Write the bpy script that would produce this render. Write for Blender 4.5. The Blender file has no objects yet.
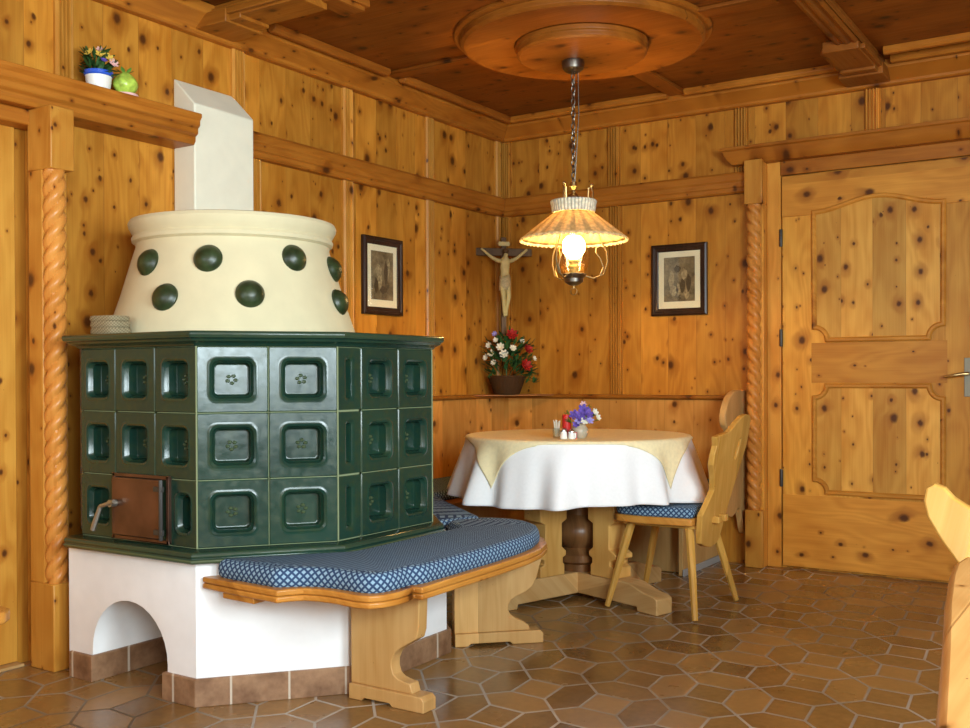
import bpy, bmesh, math, random
from math import sin, cos, pi, sqrt, atan2, radians as RAD
from mathutils import Vector, Matrix

random.seed(7)
scn = bpy.context.scene
COL = scn.collection

# ------------------------------------------------------------------ node helpers
class NT:
    def __init__(s, name):
        s.m = bpy.data.materials.new(name); s.m.use_nodes = True
        s.t = s.m.node_tree; s.t.nodes.clear()
        s.out = s.n('ShaderNodeOutputMaterial')
    def n(s, typ, **kw):
        nd = s.t.nodes.new(typ)
        for k, v in kw.items(): setattr(nd, k, v)
        return nd
    def link(s, a, b): s.t.links.new(a, b)
    def inp(s, sock, v):
        if isinstance(v, (int, float)): sock.default_value = v
        elif isinstance(v, (tuple, list)):
            sock.default_value = tuple(v) if len(v) == len(sock.default_value) else tuple(v) + (1.0,)
        else: s.link(v, sock)
    def math(s, op, a, b=0.0, c=None, clamp=False):
        nd = s.n('ShaderNodeMath', operation=op); nd.use_clamp = clamp
        s.inp(nd.inputs[0], a); s.inp(nd.inputs[1], b)
        if c is not None: s.inp(nd.inputs[2], c)
        return nd.outputs[0]
    def add(s, a, b): return s.math('ADD', a, b)
    def sub(s, a, b): return s.math('SUBTRACT', a, b)
    def mul(s, a, b): return s.math('MULTIPLY', a, b)
    def step(s, v, lo, hi):      # smooth 0..1
        nd = s.n('ShaderNodeMapRange', interpolation_type='SMOOTHSTEP')
        s.inp(nd.inputs[0], v); s.inp(nd.inputs[1], lo); s.inp(nd.inputs[2], hi)
        nd.inputs[3].default_value = 0; nd.inputs[4].default_value = 1
        return nd.outputs[0]
    def lin(s, v, lo, hi, a=0, b=1):
        nd = s.n('ShaderNodeMapRange')
        s.inp(nd.inputs[0], v); s.inp(nd.inputs[1], lo); s.inp(nd.inputs[2], hi)
        s.inp(nd.inputs[3], a); s.inp(nd.inputs[4], b)
        return nd.outputs[0]
    def mix(s, f, a, b, blend='MIX'):
        nd = s.n('ShaderNodeMix', data_type='RGBA', blend_type=blend)
        s.inp(nd.inputs[0], f); s.inp(nd.inputs[6], a); s.inp(nd.inputs[7], b)
        return nd.outputs[2]
    def xyz(s, x, y, z=0.0):
        nd = s.n('ShaderNodeCombineXYZ')
        for i, v in enumerate((x, y, z)): s.inp(nd.inputs[i], v)
        return nd.outputs[0]
    def obj(s):
        tc = s.n('ShaderNodeTexCoord'); sp = s.n('ShaderNodeSeparateXYZ')
        s.link(tc.outputs['Object'], sp.inputs[0])
        return sp.outputs[0], sp.outputs[1], sp.outputs[2], tc.outputs['Object']
    def noise(s, vec, scale=1.0, detail=2.0, rough=0.5, dist=0.0):
        nd = s.n('ShaderNodeTexNoise'); s.link(vec, nd.inputs['Vector'])
        nd.inputs['Scale'].default_value = scale; nd.inputs['Detail'].default_value = detail
        nd.inputs['Roughness'].default_value = rough; nd.inputs['Distortion'].default_value = dist
        return nd.outputs[0]
    def bump(s, h, strength=0.3, dist=0.002):
        nd = s.n('ShaderNodeBump'); nd.inputs['Strength'].default_value = strength
        nd.inputs['Distance'].default_value = dist; s.link(h, nd.inputs['Height'])
        return nd.outputs[0]
    def principled(s, color, rough=0.5, normal=None, spec=0.5, **kw):
        b = s.n('ShaderNodeBsdfPrincipled')
        s.inp(b.inputs['Base Color'], color); s.inp(b.inputs['Roughness'], rough)
        b.inputs['Specular IOR Level'].default_value = spec
        for k, v in kw.items(): s.inp(b.inputs[k], v)
        if normal is not None: s.link(normal, b.inputs['Normal'])
        s.link(b.outputs[0], s.out.inputs[0])
        return b

def flat(name, c, rough=0.5, spec=0.5, var=0.0, scale=30, bump=0.0, **kw):
    t = NT(name); x, y, z, o = t.obj()
    col = c; nrm = None
    nz = t.noise(o, scale, 3)
    if var: col = t.mix(t.lin(nz, .3, .7), tuple(v * (1 - var) for v in c), tuple(min(1, v * (1 + var)) for v in c))
    if bump: nrm = t.bump(nz, bump, 0.004)
    t.principled(col, rough, nrm, spec, **kw)
    return t.m

def wood(name, axis, light, dark, pw=0.13, knots=0.5, rough=0.40, spec=0.27, tone=0.26, kscale=1.0, gap=True, knotcol=(.075, .021, .004), shift=0.0, kr=0.023):
    t = NT(name); x, y, z, o = t.obj()
    if axis == 'z': U, V = t.add(x, y), z
    elif axis == 'x': U, V = t.add(y, z), x
    else: U, V = t.add(x, z), y
    U = t.add(U, 20.03 + shift)
    Up = t.math('DIVIDE', U, pw)
    pid = t.math('FLOOR', Up); fr = t.math('FRACT', Up)
    wn = t.n('ShaderNodeTexWhiteNoise', noise_dimensions='1D'); t.link(pid, wn.inputs['W'])
    r1 = wn.outputs['Value']
    V2 = t.add(V, t.mul(r1, 7.3)) if gap else V
    cols = {}
    def knot_layer(cu, cv, thr, rmin, rmax, el):
        vec = t.xyz(t.math('DIVIDE', U, cu), t.math('DIVIDE', V2, cv), 0)
        vo = t.n('ShaderNodeTexVoronoi', voronoi_dimensions='2D', feature='F1')
        t.link(vec, vo.inputs['Vector']); vo.inputs['Scale'].default_value = 1; vo.inputs['Randomness'].default_value = 1
        sub = t.n('ShaderNodeVectorMath', operation='SUBTRACT'); t.link(vec, sub.inputs[0]); t.link(vo.outputs['Position'], sub.inputs[1])
        ml = t.n('ShaderNodeVectorMath', operation='MULTIPLY'); t.link(sub.outputs[0], ml.inputs[0]); ml.inputs[1].default_value = (cu, cv / el, 0)
        ln = t.n('ShaderNodeVectorMath', operation='LENGTH'); t.link(ml.outputs[0], ln.inputs[0])
        sc = t.n('ShaderNodeSeparateColor'); t.link(vo.outputs['Color'], sc.inputs[0])
        on = t.math('GREATER_THAN', sc.outputs[0], thr)
        rad = t.mul(t.lin(t.mul(sc.outputs[1], sc.outputs[1]), 0, 1, rmin, rmax), on)
        d = ln.outputs['Value']
        d = t.add(d, t.mul(t.sub(t.noise(t.xyz(t.mul(U, 90), t.mul(V2, 60)), 1, 1), .5), .006))
        q = t.math('DIVIDE', d, t.math('MAXIMUM', rad, 0.0001))
        core = t.sub(1.0, t.step(q, .40, 1.25))
        ve = t.n('ShaderNodeTexVoronoi', voronoi_dimensions='2D', feature='DISTANCE_TO_EDGE')
        t.link(vec, ve.inputs['Vector']); ve.inputs['Scale'].default_value = 1; ve.inputs['Randomness'].default_value = 1
        halo = t.mul(t.mul(t.sub(1.0, t.step(q, .5, 4.0)), on), t.step(ve.outputs['Distance'], .0, .22))
        return core, halo, sc.outputs[2]
    k1, h1, c1 = knot_layer(.115 * kscale, .15 * kscale, 1 - knots, .003, kr, 1.25)
    k2, h2, c2 = knot_layer(.07 * kscale, .10 * kscale, 1 - knots * .42, .003, kr * .5, 1.3)
    core = t.math('MAXIMUM', k1, k2); halo = t.math('MAXIMUM', h1, t.mul(h2, .7))
    # grain
    warp = t.noise(t.xyz(t.mul(U, 5), t.mul(V2, 1.1), pid), 1, 2)
    rings = t.math('SINE', t.add(t.mul(warp, 70), t.mul(halo, 5)))
    fine = t.noise(t.xyz(t.mul(U, 150), t.mul(V2, 3.5), pid), 1, 3)
    blot = t.noise(t.xyz(t.mul(U, 9), t.mul(V2, 3), t.mul(r1, 30)), 1, 2)
    g = t.add(t.add(t.mul(t.lin(rings, -1, 1), .13), t.mul(fine, .30)), t.mul(blot, .75))
    g = t.lin(g, .36, .86)
    col = t.mix(g, light, dark)
    tn = t.lin(r1, 0, 1, 1 - tone, 1 + tone * .55)
    hs = t.n('ShaderNodeHueSaturation'); t.link(col, hs.inputs['Color']); t.link(tn, hs.inputs['Value'])
    col = hs.outputs[0]
    col = t.mix(t.mul(halo, .72), col, tuple(v * k for v, k in zip(dark, (.62, .5, .42))))
    col = t.mix(t.mul(core, .95), col, knotcol)
    hgt = t.mul(fine, .25)
    if gap:
        e = t.math('MINIMUM', fr, t.sub(1.0, fr))
        gp = t.sub(1.0, t.step(e, .0, .0016 / pw * 1.4))
        col = t.mix(t.mul(gp, .38), col, tuple(v * .3 for v in dark))
        hgt = t.sub(hgt, gp)
    t.principled(col, t.lin(fine, .2, .8, rough - .06, rough + .08), t.bump(hgt, .25, .002), spec)
    return t.m

# ------------------------------------------------------------------ mesh helpers
def mitre(pts, d, closed=False):
    """offset a plan polyline to its right-hand side by d"""
    out = []; n = len(pts)
    for i in range(n):
        p = Vector(pts[i])
        a = Vector(pts[i - 1]) if (i > 0 or closed) else None
        b = Vector(pts[(i + 1) % n]) if (i < n - 1 or closed) else None
        ns = []
        for s, e in ((a, p), (p, b)):
            if s is None or e is None: continue
            v = (e - s)
            if v.length < 1e-7: continue
            v.normalize(); ns.append(Vector((v.y, -v.x)))
        if len(ns) == 1: m = ns[0]; k = 1
        else:
            m = ns[0] + ns[1]
            if m.length < 1e-5: m = ns[0].copy()
            m.normalize(); k = 1 / max(.45, m.dot(ns[0]))
        out.append(tuple(p + m * d * k))
    return out

class MB:
    def __init__(s): s.v = []; s.f = []; s.mi = []; s.cur = 0; s.sm = []; s.smooth = False
    def add(s, vs, fs, smooth=None):
        o = len(s.v); s.v += [tuple(v) for v in vs]
        for f in fs:
            s.f.append([i + o for i in f]); s.mi.append(s.cur); s.sm.append(s.smooth if smooth is None else smooth)
    def box(s, a, b):
        x0, y0, z0 = (min(a[i], b[i]) for i in range(3)); x1, y1, z1 = (max(a[i], b[i]) for i in range(3))
        s.add([(x0, y0, z0), (x1, y0, z0), (x1, y1, z0), (x0, y1, z0), (x0, y0, z1), (x1, y0, z1), (x1, y1, z1), (x0, y1, z1)],
              [(0, 3, 2, 1), (4, 5, 6, 7), (0, 1, 5, 4), (1, 2, 6, 5), (2, 3, 7, 6), (3, 0, 4, 7)], False)
        return s
    def prism(s, pts3, vec):
        """polygon (3-D points) pushed along vec"""
        n = len(pts3); v = Vector(vec)
        A = [Vector(p) for p in pts3]
        nrm = Vector((0, 0, 0))
        for i in range(n): nrm += A[i].cross(A[(i + 1) % n])
        if nrm.dot(v) > 0: A = A[::-1]
        B = [p + v for p in A]
        s.add(A + B, [tuple(range(n)), tuple(range(2 * n - 1, n - 1, -1))] + [(i, i + n, (i + 1) % n + n, (i + 1) % n) for i in range(n)], False)
        return s
    def loops(s, L, close=True, cap0=False, cap1=False, smooth=True):
        n = len(L[0]); vs = [p for l in L for p in l]; fs = []
        for k in range(len(L) - 1):
            for i in range(n if close else n - 1):
                j = (i + 1) % n
                fs.append((k * n + i, k * n + j, (k + 1) * n + j, (k + 1) * n + i))
        if cap0: fs.append(tuple(range(n - 1, -1, -1)))
        if cap1: fs.append(tuple((len(L) - 1) * n + i for i in range(n)))
        s.add(vs, fs, smooth); return s
    def lathe(s, prof, c=(0, 0, 0), n=32, cap=True, axis=None):
        L = []
        for r, z in prof:
            L.append([(c[0] + r * cos(2 * pi * i / n), c[1] + r * sin(2 * pi * i / n), c[2] + z) for i in range(n)])
        s.loops(L, True, cap, cap); return s
    def tube(s, path, r, n=10, caps=True):
        P = [Vector(p) for p in path]; R = r if isinstance(r, (list, tuple)) else [r] * len(P)
        L = []; prev = None
        for i, p in enumerate(P):
            d = (P[min(i + 1, len(P) - 1)] - P[max(i - 1, 0)]).normalized()
            if prev is None:
                u = d.orthogonal().normalized()
            else:
                u = prev - d * prev.dot(d)
                u = d.orthogonal().normalized() if u.length < 1e-5 else u.normalized()
            prev = u; w = d.cross(u)
            L.append([p + (u * cos(2 * pi * k / n) + w * sin(2 * pi * k / n)) * R[i] for k in range(n)])
        s.loops(L, True, caps, caps); return s
    def sphere(s, c, r, nu=14, nv=9, sc=(1, 1, 1)):
        prof = [(max(.0008, sin(pi * k / nv)), -cos(pi * k / nv)) for k in range(nv + 1)]
        L = [[(c[0] + r * sc[0] * q * cos(2 * pi * i / nu), c[1] + r * sc[1] * q * sin(2 * pi * i / nu), c[2] + r * sc[2] * z) for i in range(nu)] for q, z in prof]
        s.loops(L, True, True, True); return s
    def sweep(s, plan, prof, closed=False, smooth=False):
        """prof: (offset to the right, z); swept along the plan polyline"""
        L = []
        cols = [mitre(plan, d, closed) for d, z in prof]
        n = len(plan); ring = []
        for i in range(n): ring.append([(cols[k][i][0], cols[k][i][1], prof[k][1]) for k in range(len(prof))])
        if closed: ring.append(ring[0])
        s.loops(ring, True, not closed, not closed, smooth); return s
    def make(s, name, mats, parent=None, bevel=0.0, seg=2, smooth=None, auto=False):
        me = bpy.data.meshes.new(name); me.from_pydata(s.v, [], s.f)
        for m in (mats if isinstance(mats, (list, tuple)) else [mats]): me.materials.append(m)
        for i, p in enumerate(me.polygons):
            p.material_index = s.mi[i]; p.use_smooth = s.sm[i] if smooth is None else smooth
        if getattr(s, 'uvs', None):
            uvl = me.uv_layers.new(name='fabric'); it = [q for f in s.uvs for q in f]
            for i, q in enumerate(it): uvl.data[i].uv = q
        bm = bmesh.new(); bm.from_mesh(me); bmesh.ops.remove_doubles(bm, verts=bm.verts, dist=1e-6)
        bmesh.ops.recalc_face_normals(bm, faces=bm.faces); bm.to_mesh(me); bm.free()
        me.set_sharp_from_angle(angle=RAD(32))
        me.update()
        o = bpy.data.objects.new(name, me); COL.objects.link(o)
        if parent is not None: o.parent = parent
        if bevel:
            md = o.modifiers.new('bevel', 'BEVEL'); md.width = bevel; md.segments = seg; md.limit_method = 'ANGLE'; md.angle_limit = RAD(38)
            md.harden_normals = False
        return o

def thing(name, label, cat, loc=(0, 0, 0), rz=0, group=None):
    o = bpy.data.objects.new(name, None); COL.objects.link(o); o.location = loc; o.rotation_euler = (0, 0, rz)
    o['label'] = label; o['category'] = cat; o.empty_display_size = .1
    if group: o['group'] = group
    return o
def tag(o, label, cat, group=None, kind=None):
    o['label'] = label; o['category'] = cat
    if group: o['group'] = group
    if kind: o['kind'] = kind
    return o
def struct(o, label=None, cat=None):
    o['kind'] = 'structure'
    if label: o['label'] = label
    if cat: o['category'] = cat
    return o

# ------------------------------------------------------------------ materials
PL, PD = (.64, .285, .037), (.40, .135, .011)
W_PANEL = wood('pine_panel', 'z', PL, PD, .165, .62)
W_PANEL_V = wood('pine_upright', 'z', (.72, .34, .055), (.52, .19, .02), .3, .25, gap=False)
W_RAIL_X = wood('pine_rail_x', 'x', (.46, .168, .020), (.29, .086, .008), .3, .3, gap=False)
W_RAIL_Y = wood('pine_rail_y', 'y', (.46, .168, .020), (.29, .086, .008), .3, .3, gap=False)
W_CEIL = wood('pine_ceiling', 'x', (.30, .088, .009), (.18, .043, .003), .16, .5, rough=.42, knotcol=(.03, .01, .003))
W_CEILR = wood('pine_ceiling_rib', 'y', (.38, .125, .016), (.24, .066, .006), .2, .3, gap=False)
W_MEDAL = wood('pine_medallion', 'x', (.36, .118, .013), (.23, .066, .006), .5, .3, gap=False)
W_DOOR = wood('pine_door_upright', 'z', (.78, .43, .085), (.54, .225, .028), .155, .42)
W_DOOR_S = wood('pine_door_stile', 'z', (.74, .375, .06), (.50, .19, .018), .4, .38, gap=False)
W_DOOR_X = wood('pine_door_rail', 'x', (.69, .325, .05), (.47, .17, .018), .4, .4, gap=False)
W_BACK = wood('pine_bench_back', 'z', (.76, .37, .085), (.52, .20, .03), .17, .35)
W_CHAIR = wood('beech_chair', 'z', (.64, .36, .085), (.46, .225, .035), .4, .0, rough=.22, gap=False)
W_BENCH = wood('beech_bench', 'z', (.70, .43, .165), (.54, .29, .085), .4, .0, rough=.4, gap=False)
W_SEAT = wood('pine_seat_edge', 'y', (.68, .31, .06), (.46, .17, .022), .3, .2, gap=False, rough=.3)
W_TABLE = wood('oak_table', 'y', (.60, .33, .11), (.40, .18, .045), .16, .2, rough=.32)
W_PED = wood('beech_pedestal', 'z', (.68, .40, .12), (.50, .25, .055), .4, .0, rough=.4, gap=False)
W_PED_X = wood('beech_pedestal_foot', 'x', (.62, .40, .17), (.46, .25, .08), .4, .0, rough=.4, gap=False)
W_TURN = wood('walnut_turned', 'z', (.22, .10, .035), (.11, .045, .014), .4, .0, rough=.3, gap=False)
W_ROPE = wood('pine_rope', 'z', (.68, .29, .06), (.46, .16, .024), .4, .12, rough=.3, gap=False)
W_DARK = wood('dark_stained_wood', 'z', (.05, .022, .012), (.02, .009, .005), .4, .0, rough=.3, gap=False)
W_CROSS = wood('dark_cross_wood', 'z', (.15, .085, .03), (.08, .04, .014), .4, .0, rough=.5, gap=False)

PLASTER = flat('white_plaster', (.86, .87, .87), .85, .2, .03, 14, .25)
CREAM = flat('cream_plaster', (.63, .565, .36), .8, .2, .04, 12, .2)
GROUT = flat('pale_grout', (.20, .24, .13), .8, .3)
GREY = flat('grey_mortar', (.36, .35, .33), .9, .2)
SKIRT = None
IRON = flat('black_iron', (.03, .028, .025), .45, .5)
BRASS = flat('aged_brass', (.55, .40, .18), .3, .5, Metallic=1.0)
STEEL = flat('brushed_nickel', (.38, .37, .32), .5, .5, Metallic=1.0)
PEWTER = flat('dark_pewter', (.20, .18, .15), .35, .5, Metallic=1.0)
COPPER = flat('bronze_sheet', (.13, .072, .050), .30, .5, .35, 9, .1, Metallic=.75)
WHITECLOTH = flat('white_linen', (.86, .86, .85), .85, .15, .02, 90, .06)
YELLOWCLOTH = flat('yellow_linen', (.86, .74, .44), .8, .15, .06, 60, .06)
RED = flat('red_wax', (.55, .02, .015), .4, .4)
IVORY = flat('ivory_paint', (.60, .49, .20), .5, .3, .1)
PASSE = flat('cream_passepartout', (.88, .82, .54), .8, .2)
LEAF = flat('dark_leaf', (.035, .10, .025), .5, .3, .4, 40)
LEAF2 = flat('fresh_leaf', (.14, .30, .05), .5, .3, .3, 40)
WHITEPETAL = flat('white_petal', (.76, .74, .60), .6, .2)
REDPETAL = flat('red_petal', (.30, .016, .012), .6, .2, .3)
PURPLE = flat('violet_petal', (.13, .08, .38), .6, .2, .4, 60)
LILAC = flat('lilac_petal', (.34, .30, .66), .6, .2, .2, 60)
YELLOWPETAL = flat('yellow_petal', (.75, .50, .08), .6, .2, .2)
PINKPETAL = flat('pink_petal', (.75, .45, .42), .6, .2, .2)
WHITEGLAZE = flat('white_glaze', (.85, .84, .78), .2, .5)
BLUEGLAZE = flat('blue_glaze', (.03, .10, .55), .2, .5)
LIMEGLAZE = flat('lime_glaze', (.42, .58, .08), .25, .5, .35, 45)
STONEWARE = flat('grey_beige_stoneware', (.46, .40, .29), .3, .5, .1, 30)
CHROME = flat('chrome', (.8, .8, .8), .12, .5, Metallic=1.0)
WICKER = None

def glass_mat(name, c=(.95, .97, .97)):
    t = NT(name); t.principled(c, .03, None, .5, **{'Transmission Weight': 1.0, 'IOR': 1.3}); return t.m
t = NT('clear_glass'); a_ = t.n('ShaderNodeBsdfTransparent'); t.inp(a_.inputs[0], (.93, .96, .95)); b_ = t.n('ShaderNodeBsdfGlossy'); b_.inputs[1].default_value = .04
x_ = t.n('ShaderNodeMixShader'); x_.inputs[0].default_value = .12; t.link(a_.outputs[0], x_.inputs[1]); t.link(b_.outputs[0], x_.inputs[2]); t.link(x_.outputs[0], t.out.inputs[0]); GLASS = t.m

def fabric(name):
    t = NT(name); x, y, z, o = t.obj(); s = .0225
    uvn = t.n('ShaderNodeUVMap', uv_map='fabric'); sp = t.n('ShaderNodeSeparateXYZ'); t.link(uvn.outputs[0], sp.inputs[0])
    a = t.math('DIVIDE', t.add(sp.outputs[0], sp.outputs[1]), s * 1.0)
    b = t.math('DIVIDE', t.sub(sp.outputs[0], sp.outputs[1]), s * 1.0)
    def ln(v):
        f = t.math('FRACT', t.add(v, 400.0)); e = t.math('ABSOLUTE', t.sub(f, .5))
        return t.step(e, .25, .35)
    l = t.math('MAXIMUM', ln(a), ln(b))
    w = t.noise(o, 700, 1)
    lt = t.mix(w, (.19, .32, .45), (.32, .46, .57)); dk = t.mix(w, (.018, .04, .10), (.04, .075, .15))
    t.principled(t.mix(l, lt, dk), .85, t.bump(t.math('MAXIMUM', t.sub(1.0, l), w), .15, .002), .15,
                 **{'Sheen Weight': .0})
    return t.m
FABRIC = fabric('blue_diamond_fabric')

def green_glaze(name):
    t = NT(name); x, y, z, o = t.obj()
    n1 = t.noise(o, 3.2, 3); n2 = t.noise(o, 38, 3)
    c = t.mix(t.lin(n1, .3, .7), (.007, .028, .021), (.013, .044, .027))
    c = t.mix(t.mul(t.lin(n2, .45, .8), .5), c, (.030, .050, .014))
    geo = t.n('ShaderNodeNewGeometry')
    edge = t.step(geo.outputs['Pointiness'], .53, .60)
    c = t.mix(t.mul(edge, .30), c, (.16, .19, .08))
    t.principled(c, t.lin(n2, .3, .7, .17, .26), t.bump(t.noise(o, 26, 2), .10, .004), .42)
    return t.m
GREEN = green_glaze('dark_green_glaze')

OX_, OY_ = .55, -2.7
def skirt_mat(name):
    t = NT(name); x, y, z, o = t.obj()
    U = t.math('DIVIDE', t.add(t.add(t.mul(t.add(x, OX_), .8), t.mul(t.add(y, OY_), .8)), 21.743), .2)
    fr = t.math('FRACT', U); e = t.math('MINIMUM', fr, t.sub(1.0, fr))
    n = t.noise(o, 10, 4); n2 = t.noise(o, 55, 3)
    c = t.mix(t.lin(t.add(t.mul(n, .7), t.mul(n2, .3)), .35, .68), (.17, .085, .042), (.36, .21, .115))
    g = t.sub(1.0, t.step(e, .010, .026))
    t.principled(t.mix(g, c, (.55, .47, .37)), .45, t.bump(t.sub(n2, t.mul(g, .6)), .2, .003), .4)
    return t.m
OLIVE = flat('olive_green_glaze', (.024, .038, .013), .36, .45, .45, 24)
SKIRT = skirt_mat('brown_skirting_tile')

def floor_mat(name):
    t = NT(name); x, y, z, o = t.obj()
    # cell basis e1=(.257,-.024) e2=(-.028,.298)
    a, b, c_, d = .257, -.028, -.024, .298; det = a * d - b * c_
    X = t.sub(x, 1.769); Y = t.add(y, 1.932)
    u = t.add(t.mul(X, d / det), t.mul(Y, -b / det)); v = t.add(t.mul(X, -c_ / det), t.mul(Y, a / det))
    u = t.add(u, 40.5); v = t.add(v, 40.5)
    p = t.math('ABSOLUTE', t.sub(t.math('FRACT', u), .5)); q = t.math('ABSOLUTE', t.sub(t.math('FRACT', v), .5))
    # region flags
    pl = t.math('LESS_THAN', p, .25); ql = t.math('LESS_THAN', q, .25)
    sdiag = t.sub(.5, t.add(p, q)); inH1 = t.math('GREATER_THAN', sdiag, 0.0)
    dg = t.mul(t.math('ABSOLUTE', sdiag), .72)
    dp = t.math('ABSOLUTE', t.sub(p, .25)); dq = t.math('ABSOLUTE', t.sub(q, .25))
    rect = t.mul(t.sub(1.0, pl), ql)
    big = 9.0
    e1 = t.add(dg, t.mul(big, t.math('MAXIMUM', rect, t.mul(pl, ql))))          # slanted edges
    e2 = t.add(dp, t.mul(big, t.sub(1.0, ql)))                                  # upright sides
    e3 = t.add(dq, t.mul(big, pl))                                              # level sides
    e = t.math('MINIMUM', e1, t.math('MINIMUM', e2, e3))
    gr = t.sub(1.0, t.step(e, .012, .022))
    # tile id
    vh = t.math('MAXIMUM', t.mul(pl, ql), t.mul(t.mul(pl, t.sub(1.0, ql)), inH1))
    fu, fv = t.math('FLOOR', u), t.math('FLOOR', v)
    ru, rv = t.math('FLOOR', t.add(u, .5)), t.math('FLOOR', t.add(v, .5))
    hh = t.sub(1.0, t.math('MAXIMUM', vh, rect))
    idu = t.add(t.add(t.mul(vh, fu), t.mul(rect, t.add(ru, .37))), t.mul(hh, t.add(ru, .71)))
    idv = t.add(t.add(t.mul(vh, fv), t.mul(rect, t.add(fv, .37))), t.mul(hh, t.add(rv, .71)))
    wn = t.n('ShaderNodeTexWhiteNoise', noise_dimensions='2D'); t.link(t.xyz(idu, idv), wn.inputs['Vector'])
    r = wn.outputs['Value']
    n1 = t.noise(o, 5, 4); n2 = t.noise(o, 40, 3)
    k = t.lin(t.add(t.add(t.mul(r, .4), t.mul(n1, .45)), t.mul(n2, .3)), .3, .85)
    c = t.mix(k, (.15, .078, .024), (.36, .200, .064))
    gn = t.noise(o, .9, 2)
    gcol = t.mix(t.lin(gn, .35, .65), (.12, .08, .042), (.50, .46, .39))
    col = t.mix(gr, c, gcol)
    rough = t.lin(t.add(t.mul(n1, .6), t.mul(r, .4)), .2, .8, .17, .34)
    t.principled(col, t.add(rough, t.mul(gr, .3)), t.bump(t.sub(t.mul(n2, .3), gr), .3, .003), .45)
    return t.m
FLOOR = floor_mat('hex_tile_floor')

def wicker_mat(name, c1, c2, s=.012):
    t = NT(name); x, y, z, o = t.obj()
    a = t.math('SINE', t.mul(t.add(x, y), 6.283 / s)); b = t.math('SINE', t.mul(t.add(z, t.mul(t.sub(x, y), .2)), 6.283 / (s * .7)))
    k = t.lin(t.mul(a, b), -1, 1)
    t.principled(t.mix(k, c1, c2), .7, t.bump(k, .5, .003), .2); return t.m
WICKER = wicker_mat('wicker', (.028, .013, .005), (.10, .045, .014))
MATCLOTH = wicker_mat('woven_mat', (.13, .095, .045), (.36, .30, .18), .014)

def print_mat(name, seed):
    t = NT(name); x, y, z, o = t.obj()
    v = t.xyz(t.add(x, y), z, seed)
    n = t.noise(v, 16, 4, .6); n2 = t.noise(v, 60, 3, .6)
    k = t.lin(t.add(t.mul(n, .75), t.mul(n2, .3)), .38, .72)
    t.principled(t.mix(k, (.09, .065, .03), (.34, .26, .13)), .35, None, .3); return t.m
PRINT = print_mat('sepia_print', 1.7); PRINT2 = print_mat('sepia_print_second', 6.1)
PRINTFIG = flat('pale_print_ink', (.36, .28, .14), .4, .3, .45, 90)
PRINTDK = flat('dark_print_ink', (.075, .053, .026), .4, .3, .2, 120)

def shade_mat(name, c, trans=.5, ribs=26, depth=.55):
    t = NT(name); x, y, z, o = t.obj()
    n = t.noise(o, 70, 3)
    an = t.math('ARCTAN2', y, x); st_ = t.step(t.math('COSINE', t.mul(an, ribs)), -.75, .1)
    k = t.mul(t.lin(n, .3, .65, .45, 1), t.lin(st_, 0, 1, 1 - depth, 1)); c2 = t.mix(k, tuple(v * .35 for v in c), c)
    d = t.n('ShaderNodeBsdfDiffuse'); t.inp(d.inputs[0], c2)
    tr = t.n('ShaderNodeBsdfTranslucent'); t.inp(tr.inputs[0], c2)
    mx = t.n('ShaderNodeMixShader'); mx.inputs[0].default_value = trans
    t.link(d.outputs[0], mx.inputs[1]); t.link(tr.outputs[0], mx.inputs[2]); t.link(mx.outputs[0], t.out.inputs[0]); return t.m
SHADE = shade_mat('woven_lamp_shade', (.84, .64, .30), .26, 20, .45)
SHADERIM = shade_mat('cream_lamp_braid', (.86, .86, .72), .12, 40, .7)
def emit_mat(name, c, s):
    t = NT(name); e = t.n('ShaderNodeEmission'); t.inp(e.inputs[0], c); e.inputs[1].default_value = s
    t.link(e.outputs[0], t.out.inputs[0]); return t.m
BULB = emit_mat('lit_bulb', (1.0, .76, .40), 22.0)

CEIL_Z = 2.54
XR, YF = 4.9, -6.9          # right wall, wall behind the camera

# ================================================================== SETTING
m = MB(); m.box((-.3, YF - .2, -.15), (XR + .2, .2, 0)); struct(m.make('floor', FLOOR))
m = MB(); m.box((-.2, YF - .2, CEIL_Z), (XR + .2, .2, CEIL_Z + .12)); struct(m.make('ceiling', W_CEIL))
m = MB(); m.box((0, 0, 0), (XR, .12, CEIL_Z)); struct(m.make('wall_back', W_PANEL))
m = MB()
m.box((-.12, -3.19, 0), (0, .12, CEIL_Z)); m.box((-.12, -3.30, 0), (-.031, -3.19, 1.93)); m.box((-.06, -3.243, 0), (-.004, -3.19, 1.93)); m.box((-.12, -4.2, 1.93), (0, -3.19, CEIL_Z)); m.box((-.12, YF, 0), (0, -4.2, CEIL_Z))
struct(m.make('wall_left', W_PANEL))
# right wall with two windows, wall behind the camera with two windows
RW = [(-6.6, -5.3), (-4.9, -3.6)]
m = MB(); ys = [YF] + [v for w in RW for v in w] + [0]
for i in range(0, len(ys), 2): m.box((XR, ys[i], 0), (XR + .12, ys[i + 1], CEIL_Z))
for a, b in RW: m.box((XR, a, 0), (XR + .12, b, .9)); m.box((XR, a, 2.2), (XR + .12, b, CEIL_Z))
struct(m.make('wall_right', W_PANEL))
FW = [(.7, 1.9), (2.4, 3.7)]
m = MB(); xs = [-.12] + [v for w in FW for v in w] + [XR]
for i in range(0, len(xs), 2): m.box((xs[i], YF - .12, 0), (xs[i + 1], YF, CEIL_Z))
for a, b in FW: m.box((a, YF - .12, 0), (b, YF, .9)); m.box((a, YF - .12, 2.2), (b, YF, CEIL_Z))
struct(m.make('wall_front', W_PANEL))
WINW = flat('window_paint', (.75, .62, .42), .5, .3)
k = 0
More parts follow.
